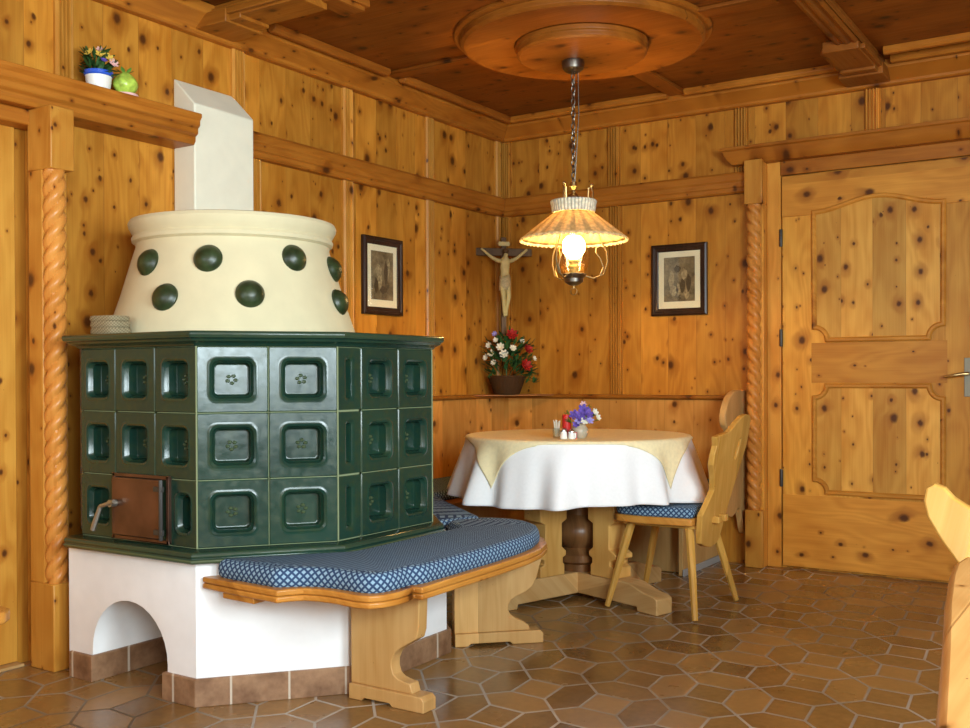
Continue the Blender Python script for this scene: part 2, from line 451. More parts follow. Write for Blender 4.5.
for a, b in RW:
    k += 1; m = MB()
    for y0, y1 in ((a, a + .06), (b - .06, b), ((a + b) / 2 - .03, (a + b) / 2 + .03)): m.box((XR + .02, y0, .9), (XR + .08, y1, 2.2))
    for z0, z1 in ((.9, .96), (2.14, 2.2), (1.7, 1.74)): m.box((XR + .03, a, z0), (XR + .07, b, z1))
    struct(m.make('window_%d' % k, WINW))
for a, b in FW:
    k += 1; m = MB()
    for x0, x1 in ((a, a + .06), (b - .06, b), ((a + b) / 2 - .03, (a + b) / 2 + .03)): m.box((x0, YF - .08, .9), (x1, YF - .02, 2.2))
    for z0, z1 in ((.9, .96), (2.14, 2.2), (1.7, 1.74)): m.box((a, YF - .07, z0), (b, YF - .03, z1))
    struct(m.make('window_%d' % k, WINW))

tn = [0]
def trim(mb, mat, bevel=.004, label=None, smooth=None, parent=None):
    tn[0] += 1
    return struct(mb.make('trim_%d' % tn[0], mat, parent, bevel, smooth=smooth), label, 'trim' if label else None)

# fascia under the ceiling, both walls, mitred in the corner; then its cover strip
plan = [(0, YF), (0, 0), (XR, 0)]
for seg, mt in (([(0, YF), (0, 0)], W_RAIL_Y), ([(0, 0), (XR, 0)], W_RAIL_X)):
    prof = [(0, 2.43), (.035, 2.43), (.045, 2.437), (.045, 2.447), (.10, 2.492), (.112, 2.497), (.112, 2.54), (0, 2.54)]
    m = MB()
    L = []
    for end in (0, 1):
        ring = []
        for d, z in prof:
            if mt is W_RAIL_Y: ring.append((d, (YF if end == 0 else -d), z))
            else: ring.append(((d if end == 0 else XR), -d, z))
        L.append(ring)
    m.loops(L, True, True, True, False); trim(m, mt, .003)
def strip_y(x, y0, y1):
    m = MB(); m.prism([(x - .022, y0, 2.541), (x - .022, y0, 2.515), (x - .012, y0, 2.505), (x + .012, y0, 2.505), (x + .024, y0, 2.52), (x + .024, y0, 2.541)], (0, y1 - y0, 0)); trim(m, W_CEILR, .003)
def strip_x(y, x0, x1):
    m = MB(); m.prism([(x0, y - .022, 2.541), (x0, y - .024, 2.52), (x0, y - .012, 2.505), (x0, y + .012, 2.505), (x0, y + .022, 2.515), (x0, y + .022, 2.541)], (x1 - x0, 0, 0)); trim(m, W_RAIL_X, .003)
MX, MY = 1.20, -1.24
strip_y(.145, -2.12, -1.31); strip_y(.145, -1.19, -.145)
strip_x(-.145, .16, MX - .05); strip_x(-.145, MX + .05, 2.06)
# ribs running in to the medallion
def rib(x0, y0, x1, y1, mt):
    m = MB(); m.box((x0, y0, 2.524), (x1, y1, 2.541)); trim(m, mt, .004)
rib(.112, MY - .05, MX - .56, MY + .05, W_CEIL); rib(MX + .56, MY - .05, 2.08, MY + .05, W_CEIL)
rib(MX - .05, MY + .56, MX + .05, -.112, W_CEILR); rib(MX - .05, -2.28, MX + .05, MY - .56, W_CEILR)
# ceiling beams framing the field, each with a stepped corbel at the wall
def beam(axis, c, a, b, corb, cc=None):
    cc = c if cc is None else cc
    m = MB()
    pr = [(-.062, 2.541), (-.062, 2.525), (-.052, 2.516), (-.052, 2.500), (-.032, 2.492), (-.029, 2.499), (-.012, 2.499), (-.009, 2.492), (.009, 2.492), (.012, 2.499), (.029, 2.499), (.032, 2.492), (.052, 2.500), (.052, 2.516), (.062, 2.525), (.062, 2.541)]
    if axis == 'y': m.prism([(c + d, a, z) for d, z in pr], (0, b - a, 0))
    else: m.prism([(a, c + d, z) for d, z in pr], (b - a, 0, 0))
    for i, (w, l, z) in enumerate(corb):
        if axis == 'y': m.box((cc - w, -l, z), (cc + w, 0, 2.5 if i else 2.52))
        else: m.box((0, c - w, z), (l, c + w, 2.5 if i else 2.52))
    return m
CORB = [(.080, .60, 2.468), (.100, .56, 2.476), (.082, .28, 2.454), (.104, .22, 2.445)]
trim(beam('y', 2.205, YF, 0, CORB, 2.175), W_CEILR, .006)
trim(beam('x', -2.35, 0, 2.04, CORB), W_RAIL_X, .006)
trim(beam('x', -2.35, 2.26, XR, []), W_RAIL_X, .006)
# moulding strips in the next ceiling field, right of the beam
strip_x(-.145, 2.30, XR); strip_x(-.30, 2.30, XR)
strip_y(.145, -6.5, -2.58); strip_x(-2.6, .16, 2.0)
m = MB(); m.box((.56, -2.30, 2.492), (.67, -2.12, 2.541)); m.box((.545, -2.30, 2.51), (.685, -2.105, 2.541)); trim(m, W_CEILR, .004)
# medallion: big stepped disc, smaller disc under it
m = MB()
m.lathe([(.02, 2.541), (.575, 2.541), (.575, 2.528), (.56, 2.520), (.545, 2.520), (.545, 2.498), (.53, 2.488), (.515, 2.488), (.505, 2.494), (.02, 2.494)], (MX, MY, 0), 96)
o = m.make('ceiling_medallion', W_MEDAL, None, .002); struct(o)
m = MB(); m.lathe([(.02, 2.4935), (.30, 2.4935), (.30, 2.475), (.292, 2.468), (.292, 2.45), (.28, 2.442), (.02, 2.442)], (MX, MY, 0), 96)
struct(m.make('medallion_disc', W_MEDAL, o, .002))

# fluted pilasters on both walls, above and below the picture rail
def pilaster(wall, c, z0, z1, w=.075):
    m = MB(); n = 4; pr = [(-w / 2, .0), (-w / 2, .012)]
    for i in range(n):
        a = -w / 2 + .006 + i * (w - .012) / n; b = a + (w - .012) / n
        pr += [(a + .002, .021), (a + (b - a) * .42, .021), (a + (b - a) * .5, .004), (b - (b - a) * .25, .004)]
    pr += [(w / 2, .012), (w / 2, 0)]
    if wall == 'back': m.prism([(c + u, -d, z0) for u, d in pr], (0, 0, z1 - z0))
    else: m.prism([(d, c + u, z0) for u, d in pr], (0, 0, z1 - z0))
    trim(m, W_PANEL_V, 0)
for c in (.765, 1.515, 2.187, 2.95): pilaster('back', c, 2.085, 2.43)
pilaster('back', .775, .90, 1.98); pilaster('back', .04, 2.085, 2.43, .07); pilaster('back', .04, .90, 1.98, .06)
for c in (-.765, -1.455, -2.185, -3.045, -3.8): pilaster('left', c, 2.085, 2.43)
for c in (-.765, -1.455, -2.09): pilaster('left', c, .90, 1.98)
pilaster('left', -.055, 2.085, 2.43, .06); pilaster('left', -.055, .90, 1.98, .05)

# picture rails
RPROF = [(0, 1.975), (.035, 1.975), (.045, 1.985), (.045, 2.000), (.055, 2.008), (.055, 2.030), (.065, 2.042), (.065, 2.072), (.055, 2.085), (0, 2.085)]
m = MB(); m.loops([[(d, -2.20, z) for d, z in RPROF], [(d, -d, z) for d, z in RPROF]], True, True, True, False); trim(m, W_RAIL_Y, .002)
m = MB(); m.loops([[(d, -d, z) for d, z in RPROF], [(1.565, -d, z) for d, z in RPROF]], True, True, True, False); trim(m, W_RAIL_X, .002)
# deep shelf over the left doorway
SPROF = [(0, 1.94), (.125, 1.94), (.135, 1.955), (.135, 1.972), (.15, 1.982), (.15, 2.003), (.162, 2.012), (.162, 2.032), (.172, 2.045), (.172, 2.06), (0, 2.06)]
m = MB(); m.prism([(d, -5.2, z) for d, z in SPROF], (0, 2.665, 0)); trim(m, W_RAIL_Y, .003)
# moulding and casing of the left doorway
m = MB(); m.box((0, -4.3, 1.885), (.085, -3.19, 1.94)); trim(m, W_RAIL_Y, .006)

# twisted rope columns
def rope(cx, cy, z0, z1, R, pitch, sgn, lobes=3):
    m = MB(); n = 28; L = []; N = int((z1 - z0) / .008)
    for i in range(N + 1):
        z = z0 + (z1 - z0) * i / N; e = min(1, min(i, N - i) / 3); ring = []
        for k in range(n):
            a = 2 * pi * k / n; ph = lobes * (a - sgn * 2 * pi * z / pitch) / 2
            r = R * (.66 + .38 * abs(sin(ph)) ** .75) * (.85 + .15 * e)
            ring.append((cx + r * cos(a), cy + r * sin(a), z))
        L.append(ring)
    m.loops(L, True, True, True, True); return m
# left post: square top and foot, rope let into its front corner
m = MB(); m.box((.075, -3.238, 1.725), (.208, -3.145, 1.94)); m.box((.075, -3.238, 0), (.208, -3.145, .30))
m.box((.0756, -3.2374, .2995), (.1556, -3.17, 1.7255)); m.box((-.03, -3.1895, .0005), (.0753, -3.1445, 1.9395)); m.box((.1206, -3.1894, .2995), (.165, -3.1455, 1.7255))
tp = m.make('trim_%d' % 90, W_PANEL_V, None, .004); struct(tp)
struct(rope(.172, -3.200, .29, 1.735, .037, .18, 1).make('twisted_column', W_ROPE, tp))
# right post
m = MB(); m.box((1.56, -.105, 1.90), (1.655, 0, 2.13)); m.box((1.56, -.105, 0), (1.655, 0, .30)); m.box((1.575, -.055, .2995), (1.6547, -.0005, 1.9005))
m.box((1.63, -.075, .299), (1.6544, -.001, 1.901))
tp = m.make('trim_%d' % 91, W_PANEL_V, None, .004); struct(tp)
struct(rope(1.602, -.066, .29, 1.91, .039, .18, -1).make('twisted_column', W_ROPE, tp))
# door lintel shelf on the right and casing
LP = [(0, 2.118), (.075, 2.118), (.085, 2.13), (.10, 2.15), (.115, 2.185), (.125, 2.19), (.125, 2.205), (0, 2.205)]
m = MB()
L = [[(1.56 - d, 0 if k < 1 else -d * 0, z) for k, (d, z) in enumerate(LP)]]
m.loops([[(1.56 - d, 0, z) for d, z in LP], [(1.56 - d, -d, z) for d, z in LP], [(XR, -d, z) for d, z in LP]], True, True, True, False); trim(m, W_RAIL_X, .002)
m = MB(); m.box((1.655, -.022, 0), (1.728, 0, 2.118)); trim(m, W_PANEL_V, .003)
m = MB(); m.box((1.728, -.028, 2.045), (XR, 0, 2.118)); trim(m, W_RAIL_X, .003)
m = MB(); m.box((2.70, -.022, 0), (2.80, 0, 2.045)); trim(m, W_PANEL_V, .003)

# ------------------------------------------------------------------ right-hand door
d1 = bpy.data.objects.new('door_1', None); COL.objects.link(d1); d1.location = (1.735, 0, 0); struct(d1, 'wide pine door with two moulded panels in the back wall', 'door')
def dl(mb): # shift to the door's local space
    mb.v = [(v[0] - 1.735, v[1], v[2]) for v in mb.v]; return mb
m = MB(); m.box((1.735, -.018, .012), (2.69, -.002, 1.84)); dl(m).make('leaf_boards', W_DOOR_S, d1, .002)
def arch_x(n=26):
    pts = []
    for i in range(n + 1):
        s = i / n; x = 1.90 + (2.515 - 1.90) * s
        zz = 1.838 + .058 * (.5 - .5 * cos(2 * pi * min(1, max(0, s)))) 
        pts.append((x, zz))
    return pts
m = MB()   # top rail, its lower edge cut to the arch
ar = arch_x()
m.prism([(1.735, -.003, 2.038), (1.735, -.003, 1.828), (1.885, -.003, 1.828)] + [(x, -.003, z) for x, z in ar] + [(2.53, -.003, 1.828), (2.69, -.003, 1.828), (2.69, -.003, 2.038)], (0, -.022, 0))
dl(m).make('top_rail', W_DOOR_X, d1, .002)
m = MB(); m.box((1.885, -.0195, .965), (2.53, -.003, 1.17)); dl(m).make('lock_rail', W_DOOR_X, d1, .001)
m = MB(); m.box((1.735, -.0195, .012), (2.69, -.003, .385)); dl(m).make('bottom_rail', W_DOOR_X, d1, .001)
def notch(x0, x1, z0, z1, r, corners):
    """outline with concave round corners: corners is a set of bl br tr tl"""
    P = []
    for key, cx, cz, a0 in (('bl', x0, z0, 90), ('br', x1, z0, 180), ('tr', x1, z1, 270), ('tl', x0, z1, 0)):
        if key in corners:
            for i in range(9):
                a = RAD(a0 - 90 * i / 8); P.append((cx + r * cos(a), cz + r * sin(a)))
        else: P.append((cx, cz))
    return P
lo = notch(1.902, 2.512, .408, .950, .062, {'bl', 'br', 'tr', 'tl'})
up = notch(1.902, 2.512, 1.185, 1.838, .065, {'bl', 'br'})
up = up[:-2] + [(x, z) for x, z in reversed(ar)]
for P, nm in ((lo, 'lower'), (up, 'upper')):
    m = MB(); m.prism([(x, -.018, z) for x, z in P], (0, -.0055, 0)); dl(m).make('panel_field', W_DOOR, d1, 0)
    m = MB(); Q = [Vector(p) for p in P]; Q.append(Q[0])
    # round moulding frame
    area = sum(P[i][0] * P[(i + 1) % len(P)][1] - P[(i + 1) % len(P)][0] * P[i][1] for i in range(len(P)))
    pr = [(-.012, .0175), (-.012, .026), (-.004, .034), (.006, .034), (.013, .027), (.013, .0175)]
    rings = []
    offs = [mitre(P, d if area > 0 else -d, True) for d, _ in pr]
    for i in list(range(len(P))) + [0]: rings.append([(offs[k][i][0], -pr[k][1], offs[k][i][1]) for k in range(len(pr))])
    m.loops(rings, True, False, False, False); dl(m).make('panel_moulding', W_DOOR_X, d1, 0)
m = MB()
for z in (.47, 1.20, 1.72): m.lathe([(.008, -.045), (.009, -.04), (.009, .04), (.008, .045)], (1.731, -.028, z), 12)
dl(m).make('hinge', IRON, d1)
m = MB(); m.box((2.605, -.026, .90), (2.645, -.018, 1.085)); pl = dl(m).make('lock_plate', flat('worn_lock_plate', (.30, .30, .23), .45, .4), d1, .003)
m = MB(); m.tube([(2.625, -.02, 1.01), (2.625, -.065, 1.01), (2.61, -.07, 1.008), (2.56, -.07, 1.0), (2.525, -.065, .995)], [.009, .009, .009, .008, .007], 10); dl(m).make('door_handle', BRASS, d1)
# ------------------------------------------------------------------ left door
d2 = bpy.data.objects.new('door_2', None); COL.objects.link(d2); d2.location = (0, -3.7, 0); struct(d2, 'plain pine door at the left edge beside the twisted post', 'door')
m = MB(); m.box((-.03, -4.19 + 3.7, .012), (.012, -3.245 + 3.7, 1.93)); m.make('leaf_boards', W_DOOR_S, d2, .003)
m = MB(); m.box((-.02, -.49, 0), (.05, .455, .011)); m.make('threshold', W_PED_X, d2, .002)

# ================================================================== TILED STOVE
st = thing('tiled_stove', 'dark green tiled stove with white plaster base and cream domed hood', 'stove', (.55, -2.7, 0))
OX, OY = .55, -2.7
def S(mb):
    mb.v = [(v[0] - OX, v[1] - OY, v[2]) for v in mb.v]; return mb
ZB = .443
# base: arched front pier, then the body of the base
arch = [(.40, 0), (.40, .09)]
for i in range(17):
    a = pi - pi * i / 16; arch.append((.585 + .185 * cos(a), .105 + .182 * sin(a)))
arch += [(.77, .09), (.77, 0)]
m = MB(); m.prism([(.275, -3.225, ZB), (.275, -3.225, 0)] + [(x, -3.225, z) for x, z in arch] + [(.90, -3.225, 0), (.90, -3.225, ZB)], (0, .40, 0))
m.prism([(.899, -3.225, 0), (1.205, -2.87, 0), (1.195, -2.31, 0), (1.03, -2.14, 0), (.02, -2.14, 0), (.02, -2.824, 0), (.899, -2.824, 0)], (0, 0, ZB))
S(m).make('plaster_base', PLASTER, st, 0)
# skirting tiles: along the chamfer and the right, on the arch piers and into the arch
m = MB()
def skirt(pts):
    m.sweep(pts, [(0, 0), (.014, 0), (.014, .082), (.011, .086), (0, .086)])
skirt([(.771, -3.10), (.771, -3.224), (.903, -3.226), (1.207, -2.871), (1.197, -2.309), (1.032, -2.138)])
skirt([(.29, -3.224), (.399, -3.226), (.399, -2.86)])
S(m).make('skirting_tiles', SKIRT, st, .002)
# ledge and cornice of glazed profile tiles
plan = [(.345, -2.25), (.345, -3.225), (.907, -3.225), (1.178, -2.885), (1.178, -2.372), (1.01, -2.19), (.345, -2.19)]
planc = plan[:-1]
m = MB(); m.sweep(planc, [(-.02, ZB - .002), (.037, ZB - .002), (.043, ZB + .004), (.043, ZB + .010), (.038, ZB + .014), (.042, ZB + .022), (.038, ZB + .032), (.022, ZB + .038), (-.02, ZB + .04)])
S(m).make('ledge', GREEN, st, .003, smooth=False)
m = MB(); m.sweep(planc, [(-.02, 1.104), (.006, 1.104), (.012, 1.112), (.03, 1.12), (.032, 1.126), (.040, 1.130), (.044, 1.138), (.042, 1.147), (.036, 1.150), (-.02, 1.150)])
m.prism([(x, y, 1.128) for x, y in plan], (0, 0, .0215))
S(m).make('cornice', GREEN, st, .003, smooth=False)
# plaster back block between the stove and the wall, hidden behind the dome
m = MB(); m.box((.02, -3.0, ZB), (.344, -2.14, 1.14)); S(m).make('back_block', PLASTER, st, .01)
# tile body
def rr(w, h, r, n=5):
    P = []
    for cx, cz, a0 in ((w - r, h - r, 0), (-w + r, h - r, 90), (-w + r, -h + r, 180), (w - r, -h + r, 270)):
        for i in range(n):
            a = RAD(a0 + 90 * i / (n - 1)); P.append((cx + r * cos(a), cz + r * sin(a)))
    return P
mt = MB()
def tile(o, u, nrm, c, w, zc, h, kind='bowl'):
    """one stove tile, centre c along u from o"""
    def P(a, b, d): return (o[0] + u[0] * (c + a) + nrm[0] * d, o[1] + u[1] * (c + a) + nrm[1] * d, zc + b)
    W, H = w / 2, h / 2
    if kind == 'bowl':
        ow, oh = min(W * .585, W - .03), H * .575
        spec = [(W - .0012, H - .0012, .002, -.008), (W - .0012, H - .0012, .002, -.002), (W - .004, H - .004, .004, .001), (W - .008, H - .008, .006, .001), (ow + .016, oh + .016, .030, .001), (ow + .010, oh + .010, .026, .001), (ow + .006, oh + .006, .024, .0025), (ow, oh, .022, -.001), (ow - .004, oh - .004, .020, -.012), (ow - .007, oh - .007, .019, -.016), (ow * .86, oh * .86, .013, -.041), (ow * .83, oh * .83, .012, -.045), (ow * .80, oh * .80, .010, -.046), (ow * .75, oh * .75, .010, -.046), (ow * .65, oh * .65, .010, -.046)]
    elif kind == 'slot':
        ow, oh = W * .22, H * .62
        spec = [(W - .0012, H - .0012, .002, -.008), (W - .004, H - .004, .004, .001), (W - .008, H - .008, .006, .001), (ow + .014, oh + .014, .014, .001), (ow + .008, oh + .008, .012, .001), (ow, oh, .010, -.004), (ow * .7, oh * .9, .006, -.022)]
    else:
        spec = [(W - .0012, H - .0012, .002, -.008), (W - .004, H - .004, .004, .001)]
    L = [[P(a, b, d) for a, b in rr(ww, hh, max(.0006, min(r, ww * .9, hh * .9)))] for ww, hh, r, d in spec]
    mt.loops(L, True, False, False, True)
    n = len(L[-1]); mt.add(L[-1], [tuple(range(n))], True)
    if kind == 'bowl':   # small pressed rosette in the bowl
        for q in range(5):
            a_ = 2 * pi * q / 5 + zc * 7 + c * 3; mt.sphere(P(ow * .20 * cos(a_), oh * .20 * sin(a_), -.047), .0078, 8, 5, (1, 1, .8))
ZR = [.483, .691, .898, 1.104]
a0, b0, c0, e0 = (.345, -3.225), (.907, -3.225), (1.178, -2.885), (1.178, -2.372)
rows = [(ZR[i], ZR[i + 1]) for i in range(3)]
for ri, (z0, z1) in enumerate(rows):
    zc, h = (z0 + z1) / 2, z1 - z0
    for ci, (xa, xb) in enumerate(((.345, .525), (.525, .718), (.718, .907))):
        if ri == 0 and ci == 1: continue
        if ri == 0 and ci == 2:
            tile((0, -3.225), (1, 0), (0, -1), .847, .12, zc, h); continue
        tile((0, -3.225), (1, 0), (0, -1), (xa + xb) / 2, xb - xa, zc, h)
    if ri == 0: tile((0, -3.225), (1, 0), (0, -1), .655, .26, zc, h, 'flat')
    v = Vector((c0[0] - b0[0], c0[1] - b0[1])); Ln = v.length; v.normalize()
    for k in range(2): tile(b0, v, (v.y, -v.x), Ln * (.25 + .5 * k), Ln / 2, zc, h)
    tile(c0, (0, 1), (1, 0), .0575, .115, zc, h, 'slot')
    for k in range(2): tile(c0, (0, 1), (1, 0), .115 + .1 + .199 * k, .199, zc, h)
    v2 = Vector((1.01 - 1.178, -2.19 + 2.372)); l2 = v2.length; v2.normalize()
    tile(e0, v2, (v2.y, -v2.x), l2 / 2, l2, zc, h)
    tile((1.01, -2.19), (-1, 0), (0, 1), .11, .22, zc, h); tile((1.01, -2.19), (-1, 0), (0, 1), .33, .22, zc, h); tile((1.01, -2.19), (-1, 0), (0, 1), .55, .22, zc, h)
mt.cur = 1
ins = mitre(plan, -.004, True)
# grout carcass: narrow bands just behind the tile faces
rows_z = [ZR[0] - .004, ZR[1], ZR[2], ZR[3] + .004]
for zz in rows_z:
    mt.sweep(plan, [(-.012, zz - .006), (-.0035, zz - .006), (-.0035, zz + .006), (-.012, zz + .006)], closed=True)
def grout_v(o, u, nrm, c, z0=.483, z1=1.104):
    q = lambda a, d: (o[0] + u[0] * (c + a) + nrm[0] * d, o[1] + u[1] * (c + a) + nrm[1] * d, z0)
    mt.prism([q(-.006, -.012), q(.006, -.012), q(.006, -.0035), q(-.006, -.0035)], (0, 0, z1 - z0))
for c in (.351, .525, .718): grout_v((0, -3.225), (1, 0), (0, -1), c, .691 if c == .718 else .483)
v = Vector((c0[0] - b0[0], c0[1] - b0[1])); Ln = v.length; v.normalize()
grout_v(b0, v, (v.y, -v.x), Ln / 2)
for c in (.115, .315): grout_v(c0, (0, 1), (1, 0), c)
for c in (b0, c0, e0): mt.lathe([(.0028, .483), (.0028, 1.104)], (c[0], c[1], 0), 8)
S(mt).make('tile_body', [GREEN, GROUT], st)
m = MB(); m.prism([(x, y, ZB + .01) for x, y in mitre(plan, -.06, True)], (0, 0, .66)); S(m).make('core', GREEN, st)
# firebox door
m = MB()
for a, b in (((.522, .688), (.792, .70)), ((.522, .488), (.792, .50)), ((.522, .488), (.534, .70)), ((.780, .488), (.792, .70))): m.box((a[0], -3.237, a[1]), (b[0], -3.222, b[1]))
S(m).make('door_frame', COPPER, st, .002)
m = MB(); m.box((.536, -3.252, .502), (.768, -3.236, .688)); fd = S(m).make('firebox_door', COPPER, st, .004)
m = MB(); m.lathe([(.006, .50), (.007, .502), (.007, .685), (.006, .69)], (.776, -3.254, 0), 10)
for z in (.525, .66): m.box((.745, -3.258, z - .008), (.785, -3.248, z + .008))
S(m).make('hinge', IRON, fd, .001)
m = MB(); m.tube([(.556, -3.25, .605), (.556, -3.275, .605)], .012, 12); m.tube([(.575, -3.272, .612), (.53, -3.276, .598), (.515, -3.278, .594)], .007, 8)
m.tube([(.515, -3.278, .594), (.49, -3.282, .535), (.483, -3.284, .515)], [.007, .009, .008], 8)
S(m).make('latch_handle', STEEL, fd)
# dome hood, with a rolled lip
DX, DY = .475, -2.655
def dome_r(z): return .454 - .116 * (z - 1.15) / .37
m = MB()
m.lathe([(.05, 1.148), (.454, 1.148), (.451, 1.165), (dome_r(1.30) - .002, 1.30), (dome_r(1.42), 1.42), (dome_r(1.478), 1.478), (.352, 1.490), (.364, 1.498), (.366, 1.510), (.360, 1.520), (.366, 1.532), (.376, 1.55), (.378, 1.562), (.372, 1.574), (.35, 1.579), (.05, 1.58)], (DX, DY, 0), 96)
# keep it in front of the wall
m.v = [(max(v[0], .003), v[1], v[2]) for v in m.v]
S(m).make('dome_hood', CREAM, st)
for ang, z in ((-94, 1.405), (-57, 1.41), (-10, 1.424), (27, 1.405), (-77, 1.278), (-36.5, 1.288), (20, 1.28)):
    a = RAD(ang); r = dome_r(z); tilt = atan2(.112, .37)
    nv = Vector((cos(a) * cos(tilt), sin(a) * cos(tilt), sin(tilt))); c = Vector((DX + r * cos(a), DY + r * sin(a), z))
    t1 = Vector((-sin(a), cos(a), 0)); t2 = nv.cross(t1)
    m = MB(); L = []
    for rad_, d in ((.049, -.012), (.049, .004), (.046, .008), (.043, .013), (.037, .020), (.033, .0225), (.030, .0245), (.022, .030), (.017, .0315), (.010, .0335), (.002, .034)):
        L.append([c + (t1 * cos(2 * pi * k / 28) + t2 * sin(2 * pi * k / 28)) * rad_ + nv * d for k in range(28)])
    m.loops(L, True, True, True, True); S(m).make('roundel', OLIVE, st)
# flue to the wall, sloped on top
m = MB(); m.prism([(0.002, -2.535, 1.145), (.128, -2.535, 1.145), (.128, -2.535, 2.108), (.118, -2.535, 2.118), (.002, -2.535, 2.228)], (0, .325, 0)); S(m).make('flue', flat('pale_cream_plaster', (.82, .79, .62), .8, .2, .03, 12, .15), st, .006)

# ================================================================== BENCH ROUND THE STOVE
sb = thing('stove_bench', 'curved bench with blue diamond cushion wrapped around the green tiled stove', 'bench', (1.4, -2.7, 0))
def SB(mb): mb.v = [(v[0] - 1.4, v[1] + 2.7, v[2]) for v in mb.v]; return mb
outer = [(.925, -3.222), (1.109, -3.243), (1.268, -3.254), (1.283, -3.222), (1.31, -3.190), (1.35, -3.178), (1.40, -3.174), (1.45, -3.179), (1.50, -3.185), (1.54, -3.175), (1.566, -3.14), (1.578, -3.09), (1.576, -3.04), (1.568, -3.005), (1.597, -3.003), (1.592, -2.80), (1.586, -2.56), (1.574, -2.37), (1.553, -2.24), (1.51, -2.12), (1.44, -2.02), (1.35, -1.955), (1.25, -1.93), (1.14, -1.96), (1.055, -2.105)]
inner = [(1.055, -2.155), (1.20, -2.26), (1.21, -2.873), (.935, -3.198)]
m = MB(); m.prism([(x, y, .363) for x, y in outer + inner], (0, 0, .0175)); m.prism([(x, y, .3812) for x, y in outer + inner], (0, 0, .0188)); SB(m).make('seat_board', W_SEAT, sb, .005, 3)
m = MB()  # little moulding strip under the board at the left
m.prism([(1.02, -3.228, .345), (1.16, -3.238, .345), (1.16, -3.19, .345), (1.04, -3.17, .345)], (0, 0, .018)); SB(m).make('batten', W_SEAT, sb, .003)
def resamp(P, d=.012, closed=True):
    out = []; n = len(P)
    for i in range(n if closed else n - 1):
        a, b = Vector(P[i]), Vector(P[(i + 1) % n]); k = max(1, int((b - a).length / d))
        for j in range(k): out.append(tuple(a + (b - a) * j / k))
    return out
def smoothp(P, it=3):
    for _ in range(it):
        n = len(P); P = [tuple((Vector(P[i - 1]) + Vector(P[i]) * 2 + Vector(P[(i + 1) % n])) / 4) for i in range(n)]
    return P
def inset_s(P, d):
    n = len(P); out = []
    for i in range(n):
        t_ = Vector(P[(i + 1) % n]) - Vector(P[i - 1])
        if t_.length < 1e-6: out.append(P[i]); continue
        t_.normalize(); out.append((P[i][0] - t_.y * d, P[i][1] + t_.x * d))
    return out
def cushion(P, z0, z1):
    """closed ccw outline -> padded cushion"""
    P = smoothp(resamp(P, .012), 4)
    ar_ = sum(P[i][0] * P[(i + 1) % len(P)][1] - P[(i + 1) % len(P)][0] * P[i][1] for i in range(len(P)))
    if ar_ < 0: P = P[::-1]
    h = z1 - z0; m = MB(); L = []
    for ins_, f in ((.006, 0), (.0, .15), (-.002, .45), (.001, .72), (.007, .90), (.016, .985), (.024, 1.0)):
        q = inset_s(P, ins_) if ins_ else P
        L.append([(x, y, z0 + h * f) for x, y in q])
    m.loops(L, True, True, False, True)
    n = len(L[-1]); m.add(L[-1], [tuple(range(n))], False)
    # fabric coordinates: round the edge along the outline, flat on top
    m.uvmode = True; arc = [0.0]
    for i in range(len(P)): arc.append(arc[-1] + (Vector(P[(i + 1) % len(P)]) - Vector(P[i])).length)
    kk = max(1, round(arc[-1] / .045)) * .045 / arc[-1]; hs = [0.0]
    for j in range(1, len(L)): hs.append(hs[-1] + (Vector(L[j][0]) - Vector(L[j - 1][0])).length)
    uvs = []; n0 = len(P)
    for j in range(len(L) - 1):
        for i in range(n0): uvs.append([(arc[i] * kk, hs[j]), (arc[i + 1] * kk, hs[j]), (arc[i + 1] * kk, hs[j + 1]), (arc[i] * kk, hs[j + 1])])
    uvs.append([(.5 * ((.86 * x + .5 * y) + (-.5 * x + .86 * y)), .5 * ((.86 * x + .5 * y) - (-.5 * x + .86 * y))) for x, y, z in L[-1]])
    m.uvs = uvs
    return m
oc = [(.965, -3.205), (1.11, -3.222), (1.245, -3.232), (1.27, -3.20), (1.305, -3.168), (1.36, -3.156), (1.42, -3.154), (1.48, -3.16), (1.53, -3.152), (1.55, -3.12), (1.556, -3.07), (1.55, -2.99), (1.572, -2.97), (1.57, -2.80), (1.564, -2.56), (1.55, -2.37), (1.53, -2.25), (1.49, -2.14), (1.43, -2.05), (1.345, -1.985), (1.25, -1.96), (1.15, -1.985), (1.09, -2.10)]
ic = [(1.09, -2.155), (1.215, -2.255), (1.222, -2.868), (.965, -3.175)]
SB(cushion(oc + ic, .4005, .455)).make('cushion', FABRIC, sb)
# board legs with scrolled front edge
prof1 = [(1.245, .362), (1.53, .362), (1.512, .333), (1.508, .242), (1.50, .217), (1.472, .200), (1.439, .181), (1.418, .165), (1.406, .14), (1.405, .117), (1.412, .098), (1.428, .086), (1.455, .08), (1.476, .078), (1.485, .048), (1.245, .048)]
def leg(P, o, u, th, nm):
    m = MB(); nn = (-u[1], u[0])
    f = lambda s_, z, d=0: (o[0] + u[0] * s_ + nn[0] * d, o[1] + u[1] * s_ + nn[1] * d, z)
    m.prism([f(s_, z) for s_, z in P], (nn[0] * th, nn[1] * th, 0)); l = SB(m).make('leg', W_BENCH, sb, .003)
    m = MB(); s0, s1 = P[-1][0], max(p[0] for p in P if p[1] < .1) + .05
    m.prism([f(s0, .0, -.012), f(s0, .048, -.012), f(s1 - .012, .048, -.012), f(s1, .036, -.012), f(s1, 0, -.012), f(s1 - .12, 0, -.012), f(s1 - .13, .010, -.012), f(s0 + .06, .010, -.012), f(s0 + .05, 0, -.012)], (nn[0] * (th + .02), nn[1] * (th + .02), 0))
    SB(m).make('foot', W_BENCH, l, .003)
leg(prof1, (0, -2.905), (1, 0), .045, 'a')
